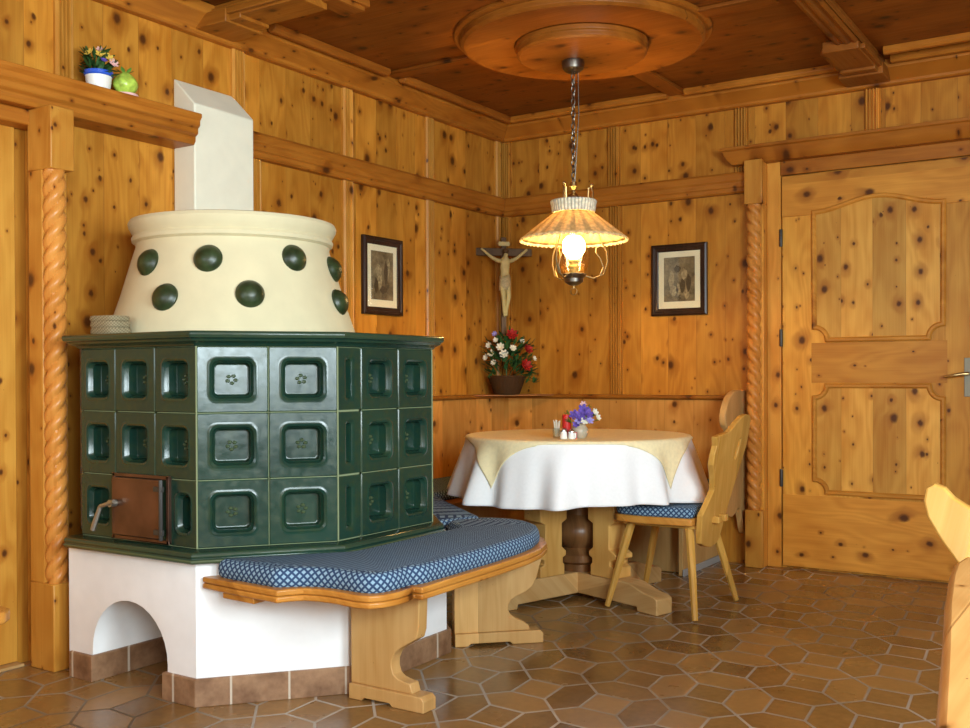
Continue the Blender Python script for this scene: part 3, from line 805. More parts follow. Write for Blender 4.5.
prof2 = [(.0, .362), (.36, .362), (.335, .31), (.323, .27), (.316, .243), (.300, .212), (.275, .193), (.24, .178), (.218, .165), (.206, .145), (.206, .128), (.216, .108), (.24, .092), (.266, .08), (.286, .066), (.29, .048), (.0, .048)]
leg(prof2, (1.178, -2.235), (.7086, .7056), .045, 'b')

# ================================================================== CORNER BENCH
cb = thing('corner_bench', 'built-in pine corner bench with panelled back under the crucifix', 'bench', (.5, -.5, 0))
def CB(mb): mb.v = [(v[0] - .5, v[1] + .5, v[2]) for v in mb.v]; return mb
m = MB(); m.box((.002, -2.02, .40), (.03, -.002, .875)); m.box((.002, -.03, .40), (1.495, -.002, .875)); CB(m).make('backrest', W_BACK, cb, .003)
m = MB(); m.loops([[(d, -2.02, z) for d, z in ((.002, .872), (.04, .872), (.052, .882), (.052, .893), (.046, .898), (.002, .898))], [(d, -d, z) for d, z in ((.002, .872), (.04, .872), (.052, .882), (.052, .893), (.046, .898), (.002, .898))]], True, True, True, False)
m.loops([[(d, -d, z) for d, z in ((.002, .872), (.04, .872), (.052, .882), (.052, .893), (.046, .898), (.002, .898))], [(1.50, -d, z) for d, z in ((.002, .872), (.04, .872), (.052, .882), (.052, .893), (.046, .898), (.002, .898))]], True, True, True, False)
m.prism([(.04, -.04, .889), (.04, -.40, .889), (.40, -.04, .889)], (0, 0, .008))
CB(m).make('cap_rail', W_RAIL_X, cb, .002)
m = MB(); m.prism([(.03, -.03, .365), (.03, -2.13, .365), (1.03, -2.13, .365), (1.10, -1.95, .365), (.56, -1.50, .365), (.48, -.50, .365), (1.495, -.46, .365), (1.495, -.03, .365)], (0, 0, .035)); CB(m).make('seat_board', W_SEAT, cb, .006)
CB(cushion([(.035, -.035), (.035, -2.125), (1.03, -2.125), (1.10, -1.93), (.60, -1.50), (.46, -1.36), (.46, -.48), (1.49, -.44), (1.49, -.035)], .4005, .447)).make('cushion', FABRIC, cb)
m = MB(); m.box((.42, -1.5, .0), (.44, -.44, .365)); m.box((.42, -.44, .0), (1.38, -.42, .365)); m.box((1.36, -.52, 0), (1.385, -.002, .365)); CB(m).make('base_panel', W_BENCH, cb, .003)
m = MB(); m.box((1.386, -.53, 0), (1.394, -.002, .035)); CB(m).make('kick_strip', GREY, cb, .002)
ep = [(-.004, .926), (-.104, .928), (-.15, .924), (-.196, .914), (-.24, .893), (-.271, .869), (-.30, .835), (-.316, .80), (-.312, .765), (-.295, .742), (-.26, .725), (-.245, .71), (-.25, .66), (-.29, .58), (-.37, .52), (-.44, .475), (-.455, .43), (-.44, .38), (-.40, .355), (-.334, .347), (-.30, .31), (-.261, .282), (-.215, .272), (-.171, .282), (-.125, .309), (-.095, .30), (-.062, .249), (-.045, .20), (-.02, .165), (-.004, .16)]
m = MB(); m.prism([(1.497, y, z) for y, z in ep], (.035, 0, 0)); CB(m).make('end_panel', W_BENCH, cb, .005)
m = MB(); m.box((1.385, -.40, .30), (1.496, -.02, .362)); CB(m).make('bearer', W_SEAT, cb, .003)

# ================================================================== TABLE
TX, TY = 1.14, -1.18
tb = thing('dining_table', 'round pine pedestal table under a white cloth in the corner', 'table', (TX, TY, 0))
m = MB(); m.lathe([(.02, .692), (.482, .692), (.492, .698), (.495, .712), (.492, .724), (.485, .7275), (.02, .7275)], (0, 0, 0), 64); m.make('tabletop', W_TABLE, tb)
ang0 = RAD(-18)
for k in range(4):
    a = ang0 + k * pi / 2; u = Vector((cos(a), sin(a), 0)); nn = Vector((-sin(a), cos(a), 0)); th = .05
    # foot beam half
    P = [(.02, .05), (.02, .118), (.33, .118), (.37, .112), (.45, .085), (.50, .078), (.52, .066), (.52, 0), (.41, 0), (.405, .02), (.05, .022)]
    m = MB(); m.prism([u * s_ + Vector((0, 0, z)) - nn * th for s_, z in P], nn * 2 * th); m.make('foot', W_PED_X, tb, .005)
    # shaped upright board
    P = [(.135, .1185), (.28, .1185), (.28, .165), (.255, .175), (.255, .195), (.29, .205), (.29, .225), (.25, .245), (.25, .35), (.28, .365), (.28, .44), (.24, .46), (.24, .55), (.33, .62), (.33, .691), (.135, .691), (.135, .46), (.12, .44), (.12, .365), (.15, .35), (.15, .245), (.125, .225), (.125, .205), (.145, .195), (.145, .175), (.135, .165)]
    m = MB(); m.prism([u * s_ + Vector((0, 0, z)) - nn * .055 for s_, z in P], nn * .11); m.make('upright', W_PED, tb, .004)
m = MB(); m.lathe([(.075, .1185), (.075, .15), (.102, .165), (.104, .195), (.075, .215), (.068, .225), (.100, .262), (.108, .295), (.095, .335), (.062, .375), (.062, .60), (.085, .63), (.085, .691)], (0, 0, 0), 32); m.make('turned_column', W_TURN, tb)
# cloths
FOLD = [(9, .7, .4), (16, .9, 2.1), (5, .35, 1.0), (25, .4, .3)]
def foldf(th): return sum(a * sin(k * th + p) for k, a, p in FOLD) / 1.6
RT = .498; ZT = .7325
def drape(th, d, extra=0.0):
    """point on the draped cloth d metres past the rim"""
    if d < .03:
        a = d / .03 * (pi / 2); r = RT + .018 * sin(a); z = ZT - .018 * (1 - cos(a))
    else:
        t_ = (d - .03) / .24; r = RT + .018 + .058 * t_ + .042 * foldf(th) * min(1, t_) ** .8; z = ZT - .018 - (d - .03) * .97
    return Vector((TX + (r + extra) * cos(th), TY + (r + extra) * sin(th), z + extra * (1 if d <= .03 else .2)))
m = MB(); n = 288; L = []
for r in (.01, .25, .42, .48): L.append([(TX + r * cos(2 * pi * k / n), TY + r * sin(2 * pi * k / n), ZT) for k in range(n)])
for i in range(26):
    L.append([])
    for k in range(n):
        th = 2 * pi * k / n; full = .285 + .012 * sin(3 * th + .5)
        L[-1].append(drape(th, full * i / 25))
m.loops(L, True, True, False, True)
cl = m.make('tablecloth', WHITECLOTH); tag(cl, 'long white tablecloth hanging in folds over the round table', 'tablecloth')
md = cl.modifiers.new('thick', 'SOLIDIFY'); md.thickness = .002; md.offset = -1
m = MB(); N = 90; s_ = 1.03; rot = RAD(-60); vs = []; fs = []
for i in range(N + 1):
    for j in range(N + 1):
        a, b = (i / N - .5) * s_, (j / N - .5) * s_
        x, y = a * cos(rot + pi / 4 - pi / 4) - b * sin(rot), a * sin(rot) + b * cos(rot)
        # corners of the square at +-45 deg from its axes
        r = sqrt(x * x + y * y); th = atan2(y, x)
        if r <= RT: vs.append((TX + x, TY + y, ZT + .004))
        else:
            ph = (th - rot + pi / 4) % (pi / 2) - pi / 4; D = s_ / 2 / cos(ph) - RT; D2 = .022 + .170 * max(0, (D - .017) / .196) ** 1.9
            vs.append(tuple(drape(th, (r - RT) * D2 / max(D, 1e-4), .0045)))
for i in range(N):
    for j in range(N): fs.append((i * (N + 1) + j, (i + 1) * (N + 1) + j, (i + 1) * (N + 1) + j + 1, i * (N + 1) + j + 1))
m.add(vs, fs, True); yc = m.make('overlay_cloth', YELLOWCLOTH); tag(yc, 'pale yellow square cloth laid cornerwise over the white tablecloth', 'tablecloth')
md = yc.modifiers.new('thick', 'SOLIDIFY'); md.thickness = .0015; md.offset = 1
ZO = ZT + .0062

# ------------------------------------------------------------------ small things on the table
def petals(m, c, r, n=5, up=(0, 0, 1), cup=.35):
    c = Vector(c); nz = Vector(up).normalized(); a = nz.orthogonal().normalized(); b = nz.cross(a); ph = random.random() * 6
    for k in range(n):
        t_ = ph + 2 * pi * k / n; d = a * cos(t_) + b * sin(t_); w = nz.cross(d)
        pts = [c, c + d * r * .5 + w * r * .36 + nz * r * cup * .4, c + d * r + w * r * .22 + nz * r * cup, c + d * r * 1.08 + nz * r * cup * 1.1, c + d * r - w * r * .22 + nz * r * cup, c + d * r * .5 - w * r * .36 + nz * r * cup * .4]
        lo = [p - nz * .0012 for p in pts]; q = len(pts)
        m.add(pts + lo, [tuple(range(q)), tuple(range(2 * q - 1, q - 1, -1))] + [(i, i + q, (i + 1) % q + q, (i + 1) % q) for i in range(q)], False)
    m.sphere(c + nz * r * .12, r * .2, 8, 5)
def leafblade(m, c, d, L, w):
    c = Vector(c); d = Vector(d).normalized(); s = d.cross(Vector((0, 0, 1)))
    s = Vector((1, 0, 0)) if s.length < .1 else s.normalized(); nz = s.cross(d)
    pts = []
    for k in range(5):
        f = k / 4; wd = w * sin(pi * min(.98, f * .9 + .06)); mid = c + d * L * f - nz * (-.12 * L * f * f)
        pts.append((mid - s * wd, mid + nz * wd * .25, mid + s * wd))
    vs = [p for t_ in pts for p in t_]; fs = []
    for k in range(4):
        for j in range(2): fs.append((k * 3 + j, (k + 1) * 3 + j, (k + 1) * 3 + j + 1, k * 3 + j + 1))
    off = len(vs); vs2 = [v - nz * .001 for v in vs]
    m.add(vs + vs2, fs + [tuple(i + off for i in reversed(f)) for f in fs], False)

VX, VY = 1.285, -1.435
vz = thing('flower_vase', 'squat beige stoneware vase of violet and white flowers on the table', 'vase', (VX, VY, ZO))
m = MB(); m.lathe([(.01, 0), (.022, 0), (.030, .008), (.037, .025), (.036, .040), (.028, .052), (.026, .058), (.029, .064), (.025, .063), (.022, .052), (.01, .03)], (0, 0, 0), 28); m.make('vase_body', STONEWARE, vz)
rv_ = Vector((.84, .543, 0)); tc_ = Vector((.47, -.88, 0))
def at(a, b, z): return rv_ * a + tc_ * b + Vector((0, 0, z))
m = MB()
for a, b, z in ((-.03, .02, .075), (.0, .0, .085), (.03, .0, .09), (.05, .0, .10), (.06, .01, .08), (-.04, 0, .10), (.045, .01, .12), (.025, -.02, .13)):
    m.tube([(0, 0, .055), at(a * .6, b * .6, z * .8), at(a, b, z)], .0015, 5)
    for _ in range(3): leafblade(m, at(a, b, z * .9), at(a + random.uniform(-.03, .03), random.uniform(-.02, .02), .03 + random.uniform(-.02, .02)), .035, .008)
m.make('leaves', LEAF2, vz)
for a, b, z, r, mt_ in ((-.012, .03, .095, .026, PURPLE), (-.038, .02, .10, .022, PURPLE), (.0, .02, .122, .024, PURPLE), (-.018, .035, .078, .02, LILAC), (.022, .03, .105, .022, PURPLE), (-.03, .03, .06, .016, PURPLE), (.026, .04, .078, .018, LILAC), (.004, .042, .074, .017, WHITEPETAL), (.05, .02, .112, .016, WHITEPETAL), (.062, .02, .09, .015, WHITEPETAL), (.0, .0, .145, .014, PINKPETAL)):
    a += .016; m = MB(); petals(m, at(a, b, z), r, 6, at(a * 1.2, .09, .05)); m.make('flower', mt_, vz)

px_ = Vector((.84, .543, 0)) * 1
def tpos(a, b): # a: to the viewer's right of the vase, b: toward the camera
    q = rv_ * a + tc_ * b; return (VX + q.x, VY + q.y, ZO)
g = thing('toothpick_glass', 'small clear glass holding wooden toothpicks, leftmost on the table', 'glass', tpos(-.098, .01))
m = MB(); m.lathe([(.004, 0), (.016, 0), (.017, .004), (.019, .045), (.0175, .045), (.0155, .006), (.004, .005)], (0, 0, 0), 20); m.make('glass_cup', GLASS, g)
m = MB()
for k in range(9):
    a = k * .7; m.tube([(.006 * cos(a), .006 * sin(a), .008), (.014 * cos(a), .014 * sin(a), .075 + .006 * sin(k * 3))], .0018, 5)
m.make('toothpicks', WHITEPETAL, g)
g = thing('salt_shaker', 'small glass shaker with chrome cap in front of the red candle', 'shaker', tpos(-.068, .055))
m = MB(); m.lathe([(.004, 0), (.015, 0), (.016, .004), (.0135, .03), (.012, .03), (.004, .028)], (0, 0, 0), 18); m.make('glass_body', WHITEGLAZE, g)
m = MB(); m.lathe([(.004, .0302), (.0135, .0302), (.0135, .038), (.010, .045), (.003, .047)], (0, 0, 0), 18); m.make('cap', CHROME, g)
g = thing('pepper_shaker', 'small chrome-capped shaker between the candle and the stoneware vase', 'shaker', tpos(-.034, .062))
m = MB(); m.lathe([(.004, 0), (.014, 0), (.015, .004), (.013, .026), (.012, .026), (.004, .025)], (0, 0, 0), 18); m.make('glass_body', WHITEGLAZE, g)
m = MB(); m.lathe([(.004, .0262), (.013, .0262), (.013, .034), (.009, .041), (.003, .042)], (0, 0, 0), 18); m.make('cap', CHROME, g)
g = thing('pillar_candle', 'short red pillar candle beside the flower vase', 'candle', tpos(-.056, -.005))
m = MB(); m.lathe([(.003, 0), (.019, 0), (.0195, .002), (.0195, .098), (.017, .101), (.013, .096), (.003, .095)], (0, 0, 0), 24); m.make('wax', RED, g)
m = MB(); m.tube([(0, 0, .094), (.001, 0, .106)], .001, 6); m.make('wick', IRON, g)
g = thing('matchbox', 'small red box leaning beside the stoneware vase', 'box', tpos(-.018, .045), RAD(20))
m = MB(); m.box((-.006, -.012, 0), (.006, .012, .028)); m.make('sleeve', RED, g, .001)
m = MB(); m.box((-.005, -.0135, .003), (.005, -.012, .026)); m.make('tray_end', WHITEGLAZE, g)

# ================================================================== CHAIRS
def chair(name, label, loc, rz, B=None, H=None, k=1.0, kx=1.0, pad=True, splay=1.0):
    c = thing(name, label, 'chair', loc, rz, 'carved wooden chairs')
    # local frame: the chair faces -x, +y is to the sitter's right side seen from behind
    m = MB(); P = [(x * (kx if x < 0 else 1), y * k) for x, y in [(.168, -.20), (-.06, -.225), (-.17, -.205), (-.20, -.17), (-.205, 0), (-.20, .17), (-.17, .205), (-.06, .225), (.168, .20)]]
    m.prism([(x, y, .383) for x, y in P], (0, 0, .032)); seat = m.make('seat', W_SEAT, c, .008, 3)
    if pad: q = cushion([(x * .97, y * .965) for x, y in P], .4155, .458); q.make('cushion', FABRIC, c)
    for lx, ly, fx, fy in ((-.13, -.14, -.235, -.165), (-.13, .14, -.235, .225), (.13, -.13, .195, -.235), (.13, .13, .20, .245)):
        m = MB(); fx, fy = lx + (fx - lx) * splay, ly + (fy - ly) * splay
        lx, fx = (lx * kx, fx * kx) if lx < 0 else (lx, fx)
        m = MB(); m.tube([(lx, ly * k, .372), (lx + (fx - lx) * .5, (ly + (fy - ly) * .5) * k, .19), (fx, fy * k, .006)], [.019, .0175, .0125], 8); m.make('leg', W_CHAIR, c, 0, smooth=False)
    for y in (-.13, .13):
        m = MB(); m.box((-.16 * kx, y * k - .022, .366), (.17, y * k + .022, .3825)); m.make('seat_batten', W_CHAIR, c, .003)
    # reclined back board, pierced with a slot; traced outline (y, z)
    B = B or [(-.212, .758), (-.15, .764), (-.068, .772), (-.03, .79), (.012, .814), (.061, .833), (.10, .840), (.143, .835), (.166, .821), (.178, .79), (.181, .756), (.188, .70), (.165, .62), (.118, .465), (.10, .38), (.09, .304), (.05, .278), (0, .272), (-.07, .285), (-.13, .306), (-.16, .36), (-.185, .43), (-.149, .472), (-.108, .53), (-.125, .565), (-.15, .601), (-.185, .64), (-.191, .683), (-.185, .72)]
    H = H or ([(.10, .735), (.085, .738), (.071, .725), (.060, .675), (.062, .65), (.074, .645), (.086, .66), (.098, .70)] if k == 1 else [(.03, .70), (0, .71), (-.03, .70), (-.02, .65), (0, .64), (.02, .65)])
    bm = bmesh.new(); X0, th = .168, .026
    def V(y, z, d): return bm.verts.new((X0 + (z - .36) * .22 + d, y, z))
    for d in (0, th):
        o_ = [V(y, z, d) for y, z in B]; h_ = [V(y, z, d) for y, z in H]
        es = [bm.edges.new((r[i], r[(i + 1) % len(r)])) for r in (o_, h_) for i in range(len(r))]
        bmesh.ops.triangle_fill(bm, use_beauty=True, use_dissolve=False, edges=es)
        if d == 0: o0, h0 = o_, h_
    for A, C in ((o0, o_), (h0, h_)):
        for i in range(len(A)): bm.faces.new((A[i], A[(i + 1) % len(A)], C[(i + 1) % len(A)], C[i]))
    bmesh.ops.recalc_face_normals(bm, faces=bm.faces)
    me = bpy.data.meshes.new('backrest'); bm.to_mesh(me); bm.free(); me.materials.append(W_CHAIR)
    bo = bpy.data.objects.new('backrest', me); COL.objects.link(bo); bo.parent = c
    md = bo.modifiers.new('bevel', 'BEVEL'); md.width = .004; md.segments = 2; md.limit_method = 'ANGLE'; md.angle_limit = RAD(50)
    # wedged tenons of the seat through the board
    for y in (-.055, .02):
        m = MB(); m.box((.186, y, .385), (.232, y + .035, .413)); m.make('tenon', W_CHAIR, c, .002)
    return c
chair('carved_chair', 'carved wooden chair with blue cushion drawn up to the round table', (1.60, -1.17, 0), 0)
horn = [(y, z - .022) for y, z in [(.205, .815), (.19, .824), (.172, .818), (.155, .80), (.13, .785), (.09, .768), (.04, .757), (0, .754)]]
horn = horn + [(-y, z) for y, z in horn[::-1][1:]]
side = [(-.208, .77), (-.20, .74), (-.175, .70), (-.14, .655), (-.10, .60), (-.085, .54), (-.095, .47), (-.12, .41), (-.14, .36), (-.12, .31), (-.06, .285)]
chair('carved_chair', 'carved wooden chair back catching the light behind the front table', (3.207, -3.57, 0), RAD(90), horn + side + [(0, .275)] + [(-y, z) for y, z in side[::-1]], None, .58, .3)
chair('carved_chair', 'wooden chair cut off by the photo edge near the left door', (.692, -4.005, 0), RAD(-96.8), pad=False, splay=.15)

# foreground table at the right
ft = thing('wooden_table', 'bare wooden table with rounded corner at the right foreground', 'table', (3.65, -4.35, 0))
P = []
x0, x1, y0, y1, r = 3.135, 4.2, -5.0, -3.725, .12
base_ = [(3.255, -4.95), (3.235, -4.62), (3.20, -4.37), (3.165, -4.13), (3.142, -3.95), (3.134, -3.86), (3.138, -3.80), (3.16, -3.755), (3.21, -3.73), (3.30, -3.722), (4.10, -3.72), (4.2, -3.80), (4.2, -4.95)]
m = MB(); m.prism([(x - 3.65, y + 4.35, .715) for x, y in base_], (0, 0, .035)); m.make('tabletop', W_TABLE, ft, .008, 3)
m = MB(); m.box((-.33, -.42, .63), (.43, -.40, .7145)); m.box((-.33, .46, .63), (.43, .48, .7145)); m.box((-.36, -.40, .63), (-.34, .46, .7145)); m.box((.43, -.40, .63), (.45, .46, .7145)); m.make('apron', W_TABLE, ft, .003)
for x, y in ((-.32, -.37), (.41, -.37), (-.32, .43), (.41, .43)):
    m = MB(); m.lathe([(.022, 0), (.026, .02), (.03, .5), (.034, .629)], (x, y, 0), 16); m.make('leg', W_TABLE, ft)

# ================================================================== PENDANT LAMP
LX, LY = 1.140, -1.21
lamp = thing('pendant_lamp', 'hanging lamp with pleated woven shade and glowing bulb over the table', 'lamp', (LX, LY, 1.36))
def LZ(z): return z - 1.36
m = MB(); m.lathe([(.005, LZ(2.4415)), (.050, LZ(2.4415)), (.052, LZ(2.43)), (.048, LZ(2.405)), (.03, LZ(2.39)), (.005, LZ(2.385))], (0, 0, 0), 28); m.make('ceiling_rose', PEWTER, lamp)
m = MB(); z = 2.385; k = 0
while z > 1.885:
    a = k * pi / 2; P = []
    for i in range(13):
        t_ = 2 * pi * i / 12; P.append((.009 * cos(t_) * cos(a), .009 * cos(t_) * sin(a), LZ(z - .016 + .018 * sin(t_))))
    m.tube(P, .0028, 6, False); z -= .028; k += 1
m.make('chain', PEWTER, lamp)
m = MB(); m.tube([(.02, .01, LZ(2.39)), (.022, .012, LZ(2.2)), (.015, .0, LZ(2.0)), (.006, 0, LZ(1.88))], .0025, 6); m.make('cord', PEWTER, lamp)
m = MB()
m.lathe([(.004, LZ(1.895)), (.016, LZ(1.89)), (.018, LZ(1.87)), (.008, LZ(1.855)), (.01, LZ(1.84)), (.03, LZ(1.826)), (.035, LZ(1.812)), (.005, LZ(1.81))], (0, 0, 0), 18)
for k in range(3):
    a = RAD(28 + 120 * k); d = Vector((cos(a), sin(a), 0))
    m.tube([d * .085 + Vector((0, 0, LZ(1.79))), d * .088 + Vector((0, 0, LZ(1.84))), d * .082 + Vector((0, 0, LZ(1.868))), d * .068 + Vector((0, 0, LZ(1.86))), d * .066 + Vector((0, 0, LZ(1.80)))], .0045, 7)
    m.sphere(d * .082 + Vector((0, 0, LZ(1.875))), .009, 8, 6)
    m.tube([d * .066 + Vector((0, 0, LZ(1.815))), Vector((0, 0, LZ(1.82)))], .003, 6)
m.make('gallery', BRASS, lamp)
# shade: crown band, pleated cone, scalloped braid
m = MB(); n = 144; L = []
for r, z in ((.094, 1.752), (.098, 1.765), (.100, 1.785), (.104, 1.80), (.100, 1.806), (.094, 1.803), (.094, 1.785), (.092, 1.765), (.088, 1.752)):
    L.append([((r + .003 * abs(sin(18 * 2 * pi * i / n))) * cos(2 * pi * i / n), (r + .003 * abs(sin(18 * 2 * pi * i / n))) * sin(2 * pi * i / n), LZ(z)) for i in range(n)])
L.append(L[0]); m.loops(L, True, False, False, True); m.make('crown_band', SHADERIM, lamp)
m = MB(); L = []
for f in [i / 10 for i in range(11)]:
    r = .088 + (.240 - .088) * f; z = 1.752 - (1.752 - 1.632) * (f ** 1.04)
    L.append([((r + .004 * f * cos(20 * 2 * pi * i / n)) * cos(2 * pi * i / n), (r + .004 * f * cos(20 * 2 * pi * i / n)) * sin(2 * pi * i / n), LZ(z)) for i in range(n)])
m.loops(L, True, False, False, True); sh = m.make('shade', SHADE, lamp); md = sh.modifiers.new('thick', 'SOLIDIFY'); md.thickness = .002
m = MB(); n2 = 240; L = []
for r, dz in ((.239, .004), (.246, -.004), (.248, -.012), (.244, -.015), (.240, -.006)):
    L.append([(r * cos(2 * pi * i / n2), r * sin(2 * pi * i / n2), LZ(1.632 + dz + (.006 * abs(sin(30 * 2 * pi * i / n2)) if dz < -.01 else 0))) for i in range(n2)])
L.append(L[0]); m.loops(L, True, False, False, True); m.make('braid_edge', shade_mat('glowing_lamp_braid', (.86, .80, .58), .5, 40, .3), lamp)
# wire brackets, cup, ring
m = MB()
for k in (33, 158, 268):
    a = RAD(k); d = Vector((cos(a), sin(a), 0))
    P = [(.052, 1.463), (.09, 1.452), (.135, 1.470), (.155, 1.525), (.15, 1.575), (.125, 1.62), (.115, 1.655)]
    m.tube([d * r + Vector((0, 0, LZ(z))) for r, z in P], .0035, 7)
    P = [(.12, 1.468), (.135, 1.50), (.122, 1.54), (.10, 1.57), (.105, 1.60)]
    m.tube([d * r + Vector((0, 0, LZ(z))) for r, z in P], .0028, 6)
m.make('wire_bracket', flat('dull_brass', (.22, .17, .09), .5, .4, Metallic=.8), lamp)
m = MB(); m.lathe([(.004, LZ(1.418)), (.02, LZ(1.42)), (.042, LZ(1.435)), (.044, LZ(1.45)), (.055, LZ(1.462)), (.058, LZ(1.47)), (.046, LZ(1.474)), (.04, LZ(1.466)), (.004, LZ(1.465))], (0, 0, 0), 28); m.make('burner_cup', PEWTER, lamp)
m = MB(); P = [(.016 * cos(2 * pi * i / 16), 0, LZ(1.392) + .016 * sin(2 * pi * i / 16)) for i in range(17)]; m.tube(P, .0025, 6, False); m.tube([(0, 0, LZ(1.42)), (0, 0, LZ(1.406))], .004, 8); m.make('pull_ring', BRASS, lamp)
m = MB(); m.lathe([(.003, LZ(1.474)), (.022, LZ(1.474)), (.022, LZ(1.495)), (.026, LZ(1.50)), (.026, LZ(1.508)), (.021, LZ(1.512)), (.021, LZ(1.522)), (.026, LZ(1.526)), (.026, LZ(1.534)), (.014, LZ(1.538)), (.003, LZ(1.5385))], (0, 0, 0), 20); m.make('socket', IVORY, lamp)
m = MB(); m.lathe([(.004, LZ(1.539)), (.018, LZ(1.54)), (.036, LZ(1.553)), (.050, LZ(1.576)), (.054, LZ(1.60)), (.048, LZ(1.624)), (.032, LZ(1.642)), (.003, LZ(1.649))], (0, 0, 0), 24); m.make('bulb', BULB, lamp)
m = MB(); m.lathe([(.046, LZ(1.474)), (.066, LZ(1.50)), (.074, LZ(1.54)), (.068, LZ(1.585)), (.052, LZ(1.63)), (.046, LZ(1.67)), (.044, LZ(1.67)), (.050, LZ(1.63)), (.066, LZ(1.585)), (.072, LZ(1.54)), (.064, LZ(1.50)), (.044, LZ(1.476))], (0, 0, 0), 32, False)
t = NT('amber_chimney_glass'); b1 = t.n('ShaderNodeBsdfTransparent'); t.inp(b1.inputs[0], (1, .93, .80)); b2 = t.n('ShaderNodeBsdfGlossy'); b2.inputs[1].default_value = .05
mx_ = t.n('ShaderNodeMixShader'); mx_.inputs[0].default_value = .06; t.link(b1.outputs[0], mx_.inputs[1]); t.link(b2.outputs[0], mx_.inputs[2]); t.link(mx_.outputs[0], t.out.inputs[0])
m.make('chimney_glass', t.m, lamp)

# ================================================================== PICTURES
def picture(label, wall, c, z, w, h, pm, figs):
    o = thing('framed_picture', label, 'picture', (c, -.002, z - h / 2) if wall == 'back' else (.002, c, z - h / 2), 0 if wall == 'back' else RAD(90), 'dark framed sepia prints')
    # local: x across, -y into the room
    W, H = w / 2, h / 2; m = MB(); pr = [(0, 0), (0, .018), (.010, .024), (.018, .022), (.022, .016), (.034, .014), (.040, .010), (.040, 0)]
    R_ = [(-W, 0), (W, 0), (W, h), (-W, h)]; offs = [mitre(R_, -d, True) for d, _ in pr]
    rings = [[(offs[k][i][0], -pr[k][1], offs[k][i][1]) for k in range(len(pr))] for i in (0, 1, 2, 3, 0)]
    m.loops(rings, True, False, False, False); m.make('frame', W_DARK, o, .001)
    m = MB(); m.box((-W + .03, -.006, .03), (W - .03, -.001, h - .03)); m.make('passepartout', PASSE, o)
    m = MB(); m.box((-W + .072, -.0075, .078), (W - .072, -.0055, h - .072)); p = m.make('print', pm, o)
    m = MB(); m.cur = 0
    for cx, cz, rw, rh, dk in figs:
        m.cur = dk; q = [(cx + rw * cos(2 * pi * i / 10) * (1 + .2 * sin(i * 2.7)), cz + rh * sin(2 * pi * i / 10) * (1 + .15 * cos(i * 1.9))) for i in range(10)]
        m.prism([(x, -.0076, h / 2 + z_) for x, z_ in q], (0, -.0004 - .0002 * dk, 0))
    m.make('print_figures', [PRINTFIG, PRINTDK], p)
    m = MB(); m.box((-W + .034, -.0105, .034), (W - .034, -.0095, h - .034))
    gm = bpy.data.materials.get('picture_glass')
    if gm is None:
        t = NT('picture_glass'); a_ = t.n('ShaderNodeBsdfTransparent'); b_ = t.n('ShaderNodeBsdfGlossy'); b_.inputs[1].default_value = .04
        x_ = t.n('ShaderNodeMixShader'); x_.inputs[0].default_value = .035; t.link(a_.outputs[0], x_.inputs[1]); t.link(b_.outputs[0], x_.inputs[2]); t.link(x_.outputs[0], t.out.inputs[0]); gm = t.m
    m.make('glass', gm, o)
picture('dark framed sepia print on the back wall right of the lamp', 'back', 1.160, 1.535, .325, .395, PRINT, [(-.045, .0, .016, .055, 0), (-.03, -.06, .024, .03, 0), (.03, .03, .018, .03, 0), (.02, -.035, .016, .04, 1), (-.005, -.055, .012, .035, 0), (.055, -.02, .014, .05, 1), (-.01, .06, .02, .02, 1), (.045, -.08, .014, .03, 0)])
picture('dark framed sepia print on the left wall beside the stove hood', 'left', -1.186, 1.525, .325, .40, PRINT2, [(-.03, .03, .026, .03, 0), (-.02, -.02, .018, .05, 0), (.03, .02, .016, .06, 1), (.05, .05, .012, .05, 0), (-.05, -.05, .016, .04, 1), (.01, -.07, .03, .02, 1)])

# ================================================================== CRUCIFIX
CX0 = (.115, -.165); cr = thing('crucifix', 'wooden crucifix with pale carved figure hanging in the room corner', 'crucifix', (CX0[0], CX0[1], 1.20), RAD(45))
# local: x along the bar, -y faces the room
m = MB(); m.box((-.016, -.004, .05), (.016, .018, .632)); m.make('upright_beam', W_CROSS, cr, .003)
m = MB(); m.box((-.172, -.006, .520), (.172, .016, .566))
m.make('crossbar', W_CROSS, cr, .003)
m = MB(); m.box((-.034, -.014, .578), (.034, -.005, .604)); m.box((-.038, -.013, .588), (.038, -.006, .594)); m.make('title_plaque', IVORY, cr, .002)
def skin(name, verts, edges, radii, mat, parent, root=0, sub=2):
    me = bpy.data.meshes.new(name); me.from_pydata(verts, edges, []); o = bpy.data.objects.new(name, me); COL.objects.link(o); o.parent = parent
    md = o.modifiers.new('skin', 'SKIN'); md.use_smooth_shade = True
    for i, r in enumerate(radii):
        r = r if isinstance(r, tuple) else (r, r); me.skin_vertices[0].data[i].radius = (r[0] * 1.15, r[1] * 1.15); me.skin_vertices[0].data[i].use_root = (i == root)
    s_ = o.modifiers.new('sub', 'SUBSURF'); s_.levels = sub; s_.render_levels = sub; me.materials.append(mat); return o
fy = -.026
V_ = [(0, fy, .37), (0, fy - .004, .415), (0, fy - .006, .455), (0, fy - .004, .492), (.003, fy - .014, .512), (.005, fy - .018, .535),
      (.036, fy, .486), (.078, fy + .004, .508), (.122, fy + .008, .545), (.142, fy + .010, .562), (-.036, fy, .486), (-.078, fy + .004, .508), (-.122, fy + .008, .545), (-.142, fy + .010, .562),
      (.016, fy, .355), (.020, fy - .018, .275), (.008, fy, .19), (.006, fy - .012, .160), (-.016, fy, .355), (-.012, fy - .020, .272), (-.004, fy, .188), (-.004, fy - .014, .158)]
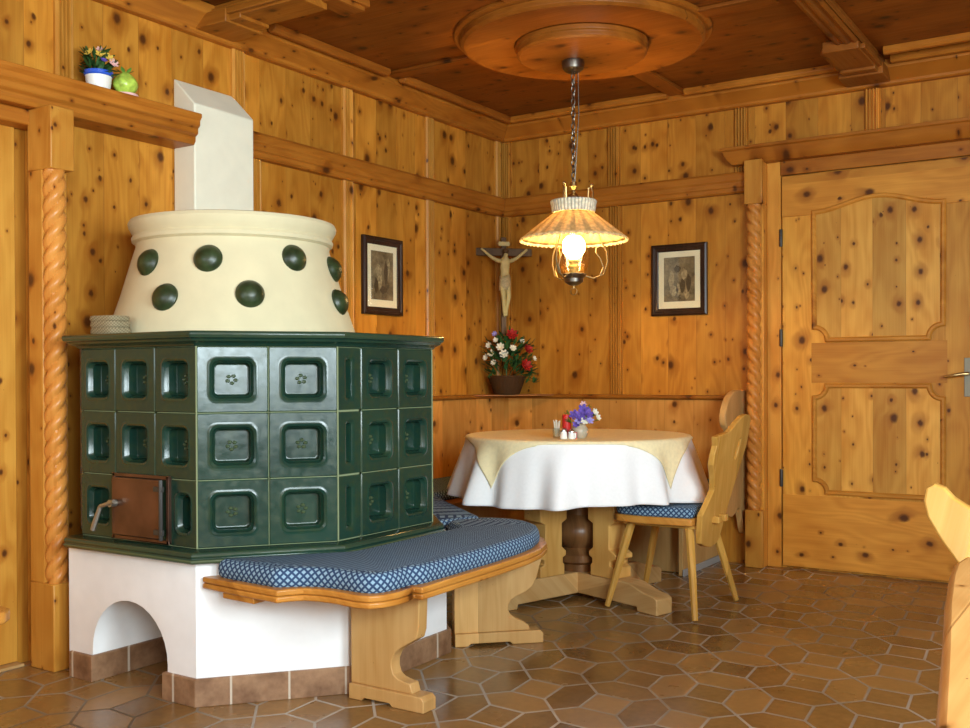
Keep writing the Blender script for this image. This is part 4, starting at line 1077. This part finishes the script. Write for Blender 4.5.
E_ = [(0, 1), (1, 2), (2, 3), (3, 4), (4, 5), (3, 6), (6, 7), (7, 8), (8, 9), (3, 10), (10, 11), (11, 12), (12, 13), (0, 14), (14, 15), (15, 16), (16, 17), (0, 18), (18, 19), (19, 20), (20, 21)]
R_ = [(.026, .017), (.022, .015), (.029, .018), (.024, .014), .009, (.017, .019), .012, .0095, .0075, .007, .012, .0095, .0075, .007, .017, .013, .009, .008, .017, .013, .009, .008]
fig = skin('carved_figure', V_, E_, R_, IVORY, cr)
m = MB(); L = []
for f, (z, rx, ry) in enumerate(((.405, .029, .021), (.385, .033, .024), (.36, .036, .026), (.335, .036, .027), (.318, .034, .026))):
    L.append([(rx * cos(2 * pi * k / 20) * (1 + .05 * sin(5 * 2 * pi * k / 20 + f)), fy + ry * sin(2 * pi * k / 20), z + .008 * sin(2 * pi * k / 20 + 1)) for k in range(20)])
m.loops(L, True, False, False, True); lc = m.make('loincloth', flat('gilded_cloth', (.50, .40, .20), .5, .3, .2, 90), fig); md = lc.modifiers.new('thick', 'SOLIDIFY'); md.thickness = .002
m = MB(); m.sphere((.005, fy - .010, .545), .0175, 12, 8, (1.0, .9, .95)); m.make('hair', W_CROSS, fig)

# ================================================================== FLOWER BASKET
fb = thing('flower_basket', 'brown wicker basket of white and red flowers on the corner ledge', 'flower basket', (.165, -.215, .8975))
m = MB(); L = []
for r, z in ((.01, 0), (.060, 0), (.066, .01), (.078, .05), (.092, .095), (.096, .105), (.092, .112), (.086, .10), (.07, .05), (.055, .02), (.01, .015)):
    r *= 1.18; L.append([(r * (1 + .012 * sin(30 * 2 * pi * k / 90)) * cos(2 * pi * k / 90), r * (1 + .012 * sin(30 * 2 * pi * k / 90)) * sin(2 * pi * k / 90), z) for k in range(90)])
m.loops(L, True, True, True, True); m.make('basket', WICKER, fb)
random.seed(11); fx = Vector((.84, .543, 0)); fc = Vector((.543, -.84, 0))
def fat(a, b, z): return fx * a + fc * b + Vector((0, 0, z))
m = MB()
for _ in range(190):
    a = random.uniform(-.10, .12); z = random.uniform(.09, .30) - abs(a) * .6; b = random.uniform(-.04, .075)
    z += .06; a *= 1.3; leafblade(m, fat(a * .8, b, z), fat(a + random.uniform(-.08, .08), random.uniform(-.02, .12), random.uniform(-.02, .12)), random.uniform(.04, .075), random.uniform(.008, .015))
for a, b, z in ((.14, .06, .10), (.16, .05, .13), (.17, .06, .07), (-.10, .03, .13), (.10, .04, .20), (.0, .0, .32), (-.03, .0, .34)):
    m.tube([(0, 0, .08), fat(a * .6, b * .6, z * .9 + .03), fat(a, b, z)], .002, 5)
    for _ in range(4): leafblade(m, fat(a * .9, b, z), fat(random.uniform(-.03, .09), .03, random.uniform(-.06, .05)), .045, .008)
m.make('foliage', LEAF, fb)
for a, b, z, r, mt_ in ((-.085, .05, .215, .020, WHITEPETAL), (-.075, .06, .175, .022, WHITEPETAL), (-.10, .04, .155, .018, WHITEPETAL), (-.035, .08, .205, .024, WHITEPETAL), (-.02, .085, .17, .026, WHITEPETAL), (.02, .07, .20, .020, WHITEPETAL), (-.055, .07, .24, .016, WHITEPETAL), (.115, .05, .15, .015, WHITEPETAL), (.015, .05, .265, .034, REDPETAL), (.075, .085, .115, .036, REDPETAL), (.085, .06, .195, .030, REDPETAL), (-.06, .05, .27, .016, LILAC), (.06, .05, .235, .016, WHITEPETAL), (-.065, .07, .13, .017, WHITEPETAL)):
    a = a * 1.3 + .008; z = z * 1.2 + .03; r *= .98
    m = MB(); petals(m, fat(a, b, z), r, 7, fat(a * 2, .3, .12), .5); petals(m, fat(a, b + .004, z + .001), r * .6, 5, fat(a * 2, .3, .12), .8); m.make('flower', mt_, fb)

# ================================================================== ON THE SHELF
fp = thing('flower_pot', 'white flower pot with blue rim and small plant on the high shelf', 'flower pot', (.10, -2.965, 2.0605))
m = MB(); m.lathe([(.01, 0), (.038, 0), (.041, .006), (.047, .055), (.01, .05)], (0, 0, 0), 28); m.make('pot', WHITEGLAZE, fp)
m = MB(); m.lathe([(.044, .0555), (.0485, .0555), (.052, .060), (.052, .072), (.048, .074), (.044, .068)], (0, 0, 0), 28, False); m.make('rim', BLUEGLAZE, fp)
random.seed(5); m = MB()
for k in range(70):
    a = random.uniform(-.06, .075); z = random.uniform(.07, .17); leafblade(m, fat(a * .5, random.uniform(-.01, .03), z * .8), fat(a * 1.3 + random.uniform(-.03, .03), random.uniform(-.02, .05), random.uniform(-.01, .08)), random.uniform(.03, .055), .010)
for a, z in ((-.04, .165), (-.02, .15), (.0, .14)): m.tube([(0, 0, .06), fat(a, .01, z)], .002, 5)
m.make('leaves', LEAF, fp)
for a, b, z, r, mt_ in ((-.022, .03, .135, .018, YELLOWPETAL), (.02, .03, .128, .018, YELLOWPETAL), (.05, .03, .115, .017, YELLOWPETAL), (.065, .03, .095, .018, PINKPETAL), (.035, .04, .105, .012, PURPLE), (.012, .02, .15, .012, PINKPETAL)):
    m = MB(); petals(m, fat(a, b, z), r, 6, fat(a * 2, .1, .08)); m.make('flower', mt_, fp)
gb = thing('ceramic_ornament', 'lime green rounded ornament on a pale foot beside the flower pot', 'ornament', (.115, -2.858, 2.0605))
m = MB(); m.lathe([(.004, 0), (.046, 0), (.048, .005), (.046, .011), (.004, .011)], (0, 0, 0), 24); m.make('foot', PINKPETAL, gb)
m = MB(); L = []
for f in range(11):
    t_ = f / 10; r = .044 * sin(pi * (.16 + .80 * t_)) ** .8; z = .0112 + .085 * t_
    L.append([(r * (1 + .10 * abs(sin(3 * 2 * pi * k / 36 + t_ * 2))) * cos(2 * pi * k / 36), r * (1 + .10 * abs(sin(3 * 2 * pi * k / 36 + t_ * 2))) * sin(2 * pi * k / 36), z) for k in range(36)])
m.loops(L, True, True, True, True); m.make('body', LIMEGLAZE, gb)
m = MB()
for k in range(5): leafblade(m, (.01 * cos(k * 1.3), .01 * sin(k * 1.3), .092), (cos(k * 1.3), sin(k * 1.3), .5), .028, .008)
m.make('top_leaves', LEAF2, gb)

# ------------------------------------------------------------------ woven mats on the stove
zz = 1.1515
for k, (w, l, h, lab) in enumerate(((.066, .05, .022, 'lowest beige woven mat in the stack on the stove beside the hood'), (.063, .049, .021, 'middle beige woven mat in the stack on the stove beside the hood'), (.064, .047, .019, 'topmost beige woven mat in the stack on the stove beside the hood'))):
    m = MB(); P = [(w * (abs(cos(a)) ** .6) * (1 if cos(a) > 0 else -1), l * (abs(sin(a)) ** .6) * (1 if sin(a) > 0 else -1)) for a in [2 * pi * i / 40 for i in range(40)]]
    L = [[(x * f, y * f, h * g_) for x, y in P] for f, g_ in ((.94, 0), (1, .25), (1, .7), (.95, 1))]
    m.loops(L, True, True, True, True); o = m.make('woven_mat', MATCLOTH, None); o.location = (.425 - .003 * k, -3.165, zz); o.rotation_euler = (0, 0, .05 * k)
    tag(o, lab, 'mat', 'woven mats stacked on the stove'); zz += h + .0004

# ================================================================== LIGHT
def area(name, loc, rot, sx, sy, power, col):
    l = bpy.data.lights.new(name, 'AREA'); l.shape = 'RECTANGLE'; l.size = sx; l.size_y = sy; l.energy = power; l.color = col
    o = bpy.data.objects.new(name, l); COL.objects.link(o); o.location = loc; o.rotation_euler = rot; return o
DAY = (.80, .95, 1.0)
for i, (a, b) in enumerate(RW): area('window_daylight', (XR - .01, (a + b) / 2, 1.55), (0, RAD(90), 0), 1.25, b - a - .05, 74, DAY)
for i, (a, b) in enumerate(FW): area('window_daylight', ((a + b) / 2, YF + .01, 1.55), (RAD(90), 0, 0), b - a - .05, 1.25, (9, 12)[i], DAY)
pl = bpy.data.lights.new('bulb_light', 'POINT'); pl.energy = 10; pl.color = (1.0, .64, .28); pl.shadow_soft_size = .03
po = bpy.data.objects.new('bulb_light', pl); COL.objects.link(po); po.location = (LX, LY, 1.675)
w = bpy.data.worlds.new('World'); scn.world = w; w.use_nodes = True
w.node_tree.nodes['Background'].inputs[0].default_value = (.75, .88, 1.0, 1); w.node_tree.nodes['Background'].inputs[1].default_value = 1.2

# ================================================================== CAMERA
F, PY = 1035.4868, 381.8091
yaw, pitch, roll = RAD(-32.88494088), RAD(-.3508034), RAD(-.23355236)
f = Vector((sin(yaw) * cos(pitch), cos(yaw) * cos(pitch), sin(pitch))); r = Vector((cos(yaw), -sin(yaw), 0)); u = r.cross(f)
r2 = r * cos(roll) + u * sin(roll); u2 = -r * sin(roll) + u * cos(roll)
cam = bpy.data.cameras.new('camera'); co = bpy.data.objects.new('camera', cam); COL.objects.link(co)
M = Matrix.Identity(4)
for i in range(3): M[i][0] = r2[i]; M[i][1] = u2[i]; M[i][2] = -f[i]; M[i][3] = (3.366, -5.403, 1.0101)[i]
co.matrix_world = M; cam.sensor_width = 36; cam.lens = F / 970 * 36; cam.shift_y = (PY - 364) / 970; cam.clip_start = .02
scn.camera = co
scn.view_settings.view_transform = 'Standard'; scn.view_settings.look = 'None'; scn.view_settings.gamma = 1; scn.view_settings.use_curve_mapping = False
scn.view_settings.exposure = 1.12
scn.cycles.use_denoising = True
scn.cycles.max_bounces = 8; scn.cycles.diffuse_bounces = 5; scn.cycles.caustics_reflective = False; scn.cycles.caustics_refractive = False
scn.cycles.sample_clamp_indirect = 6
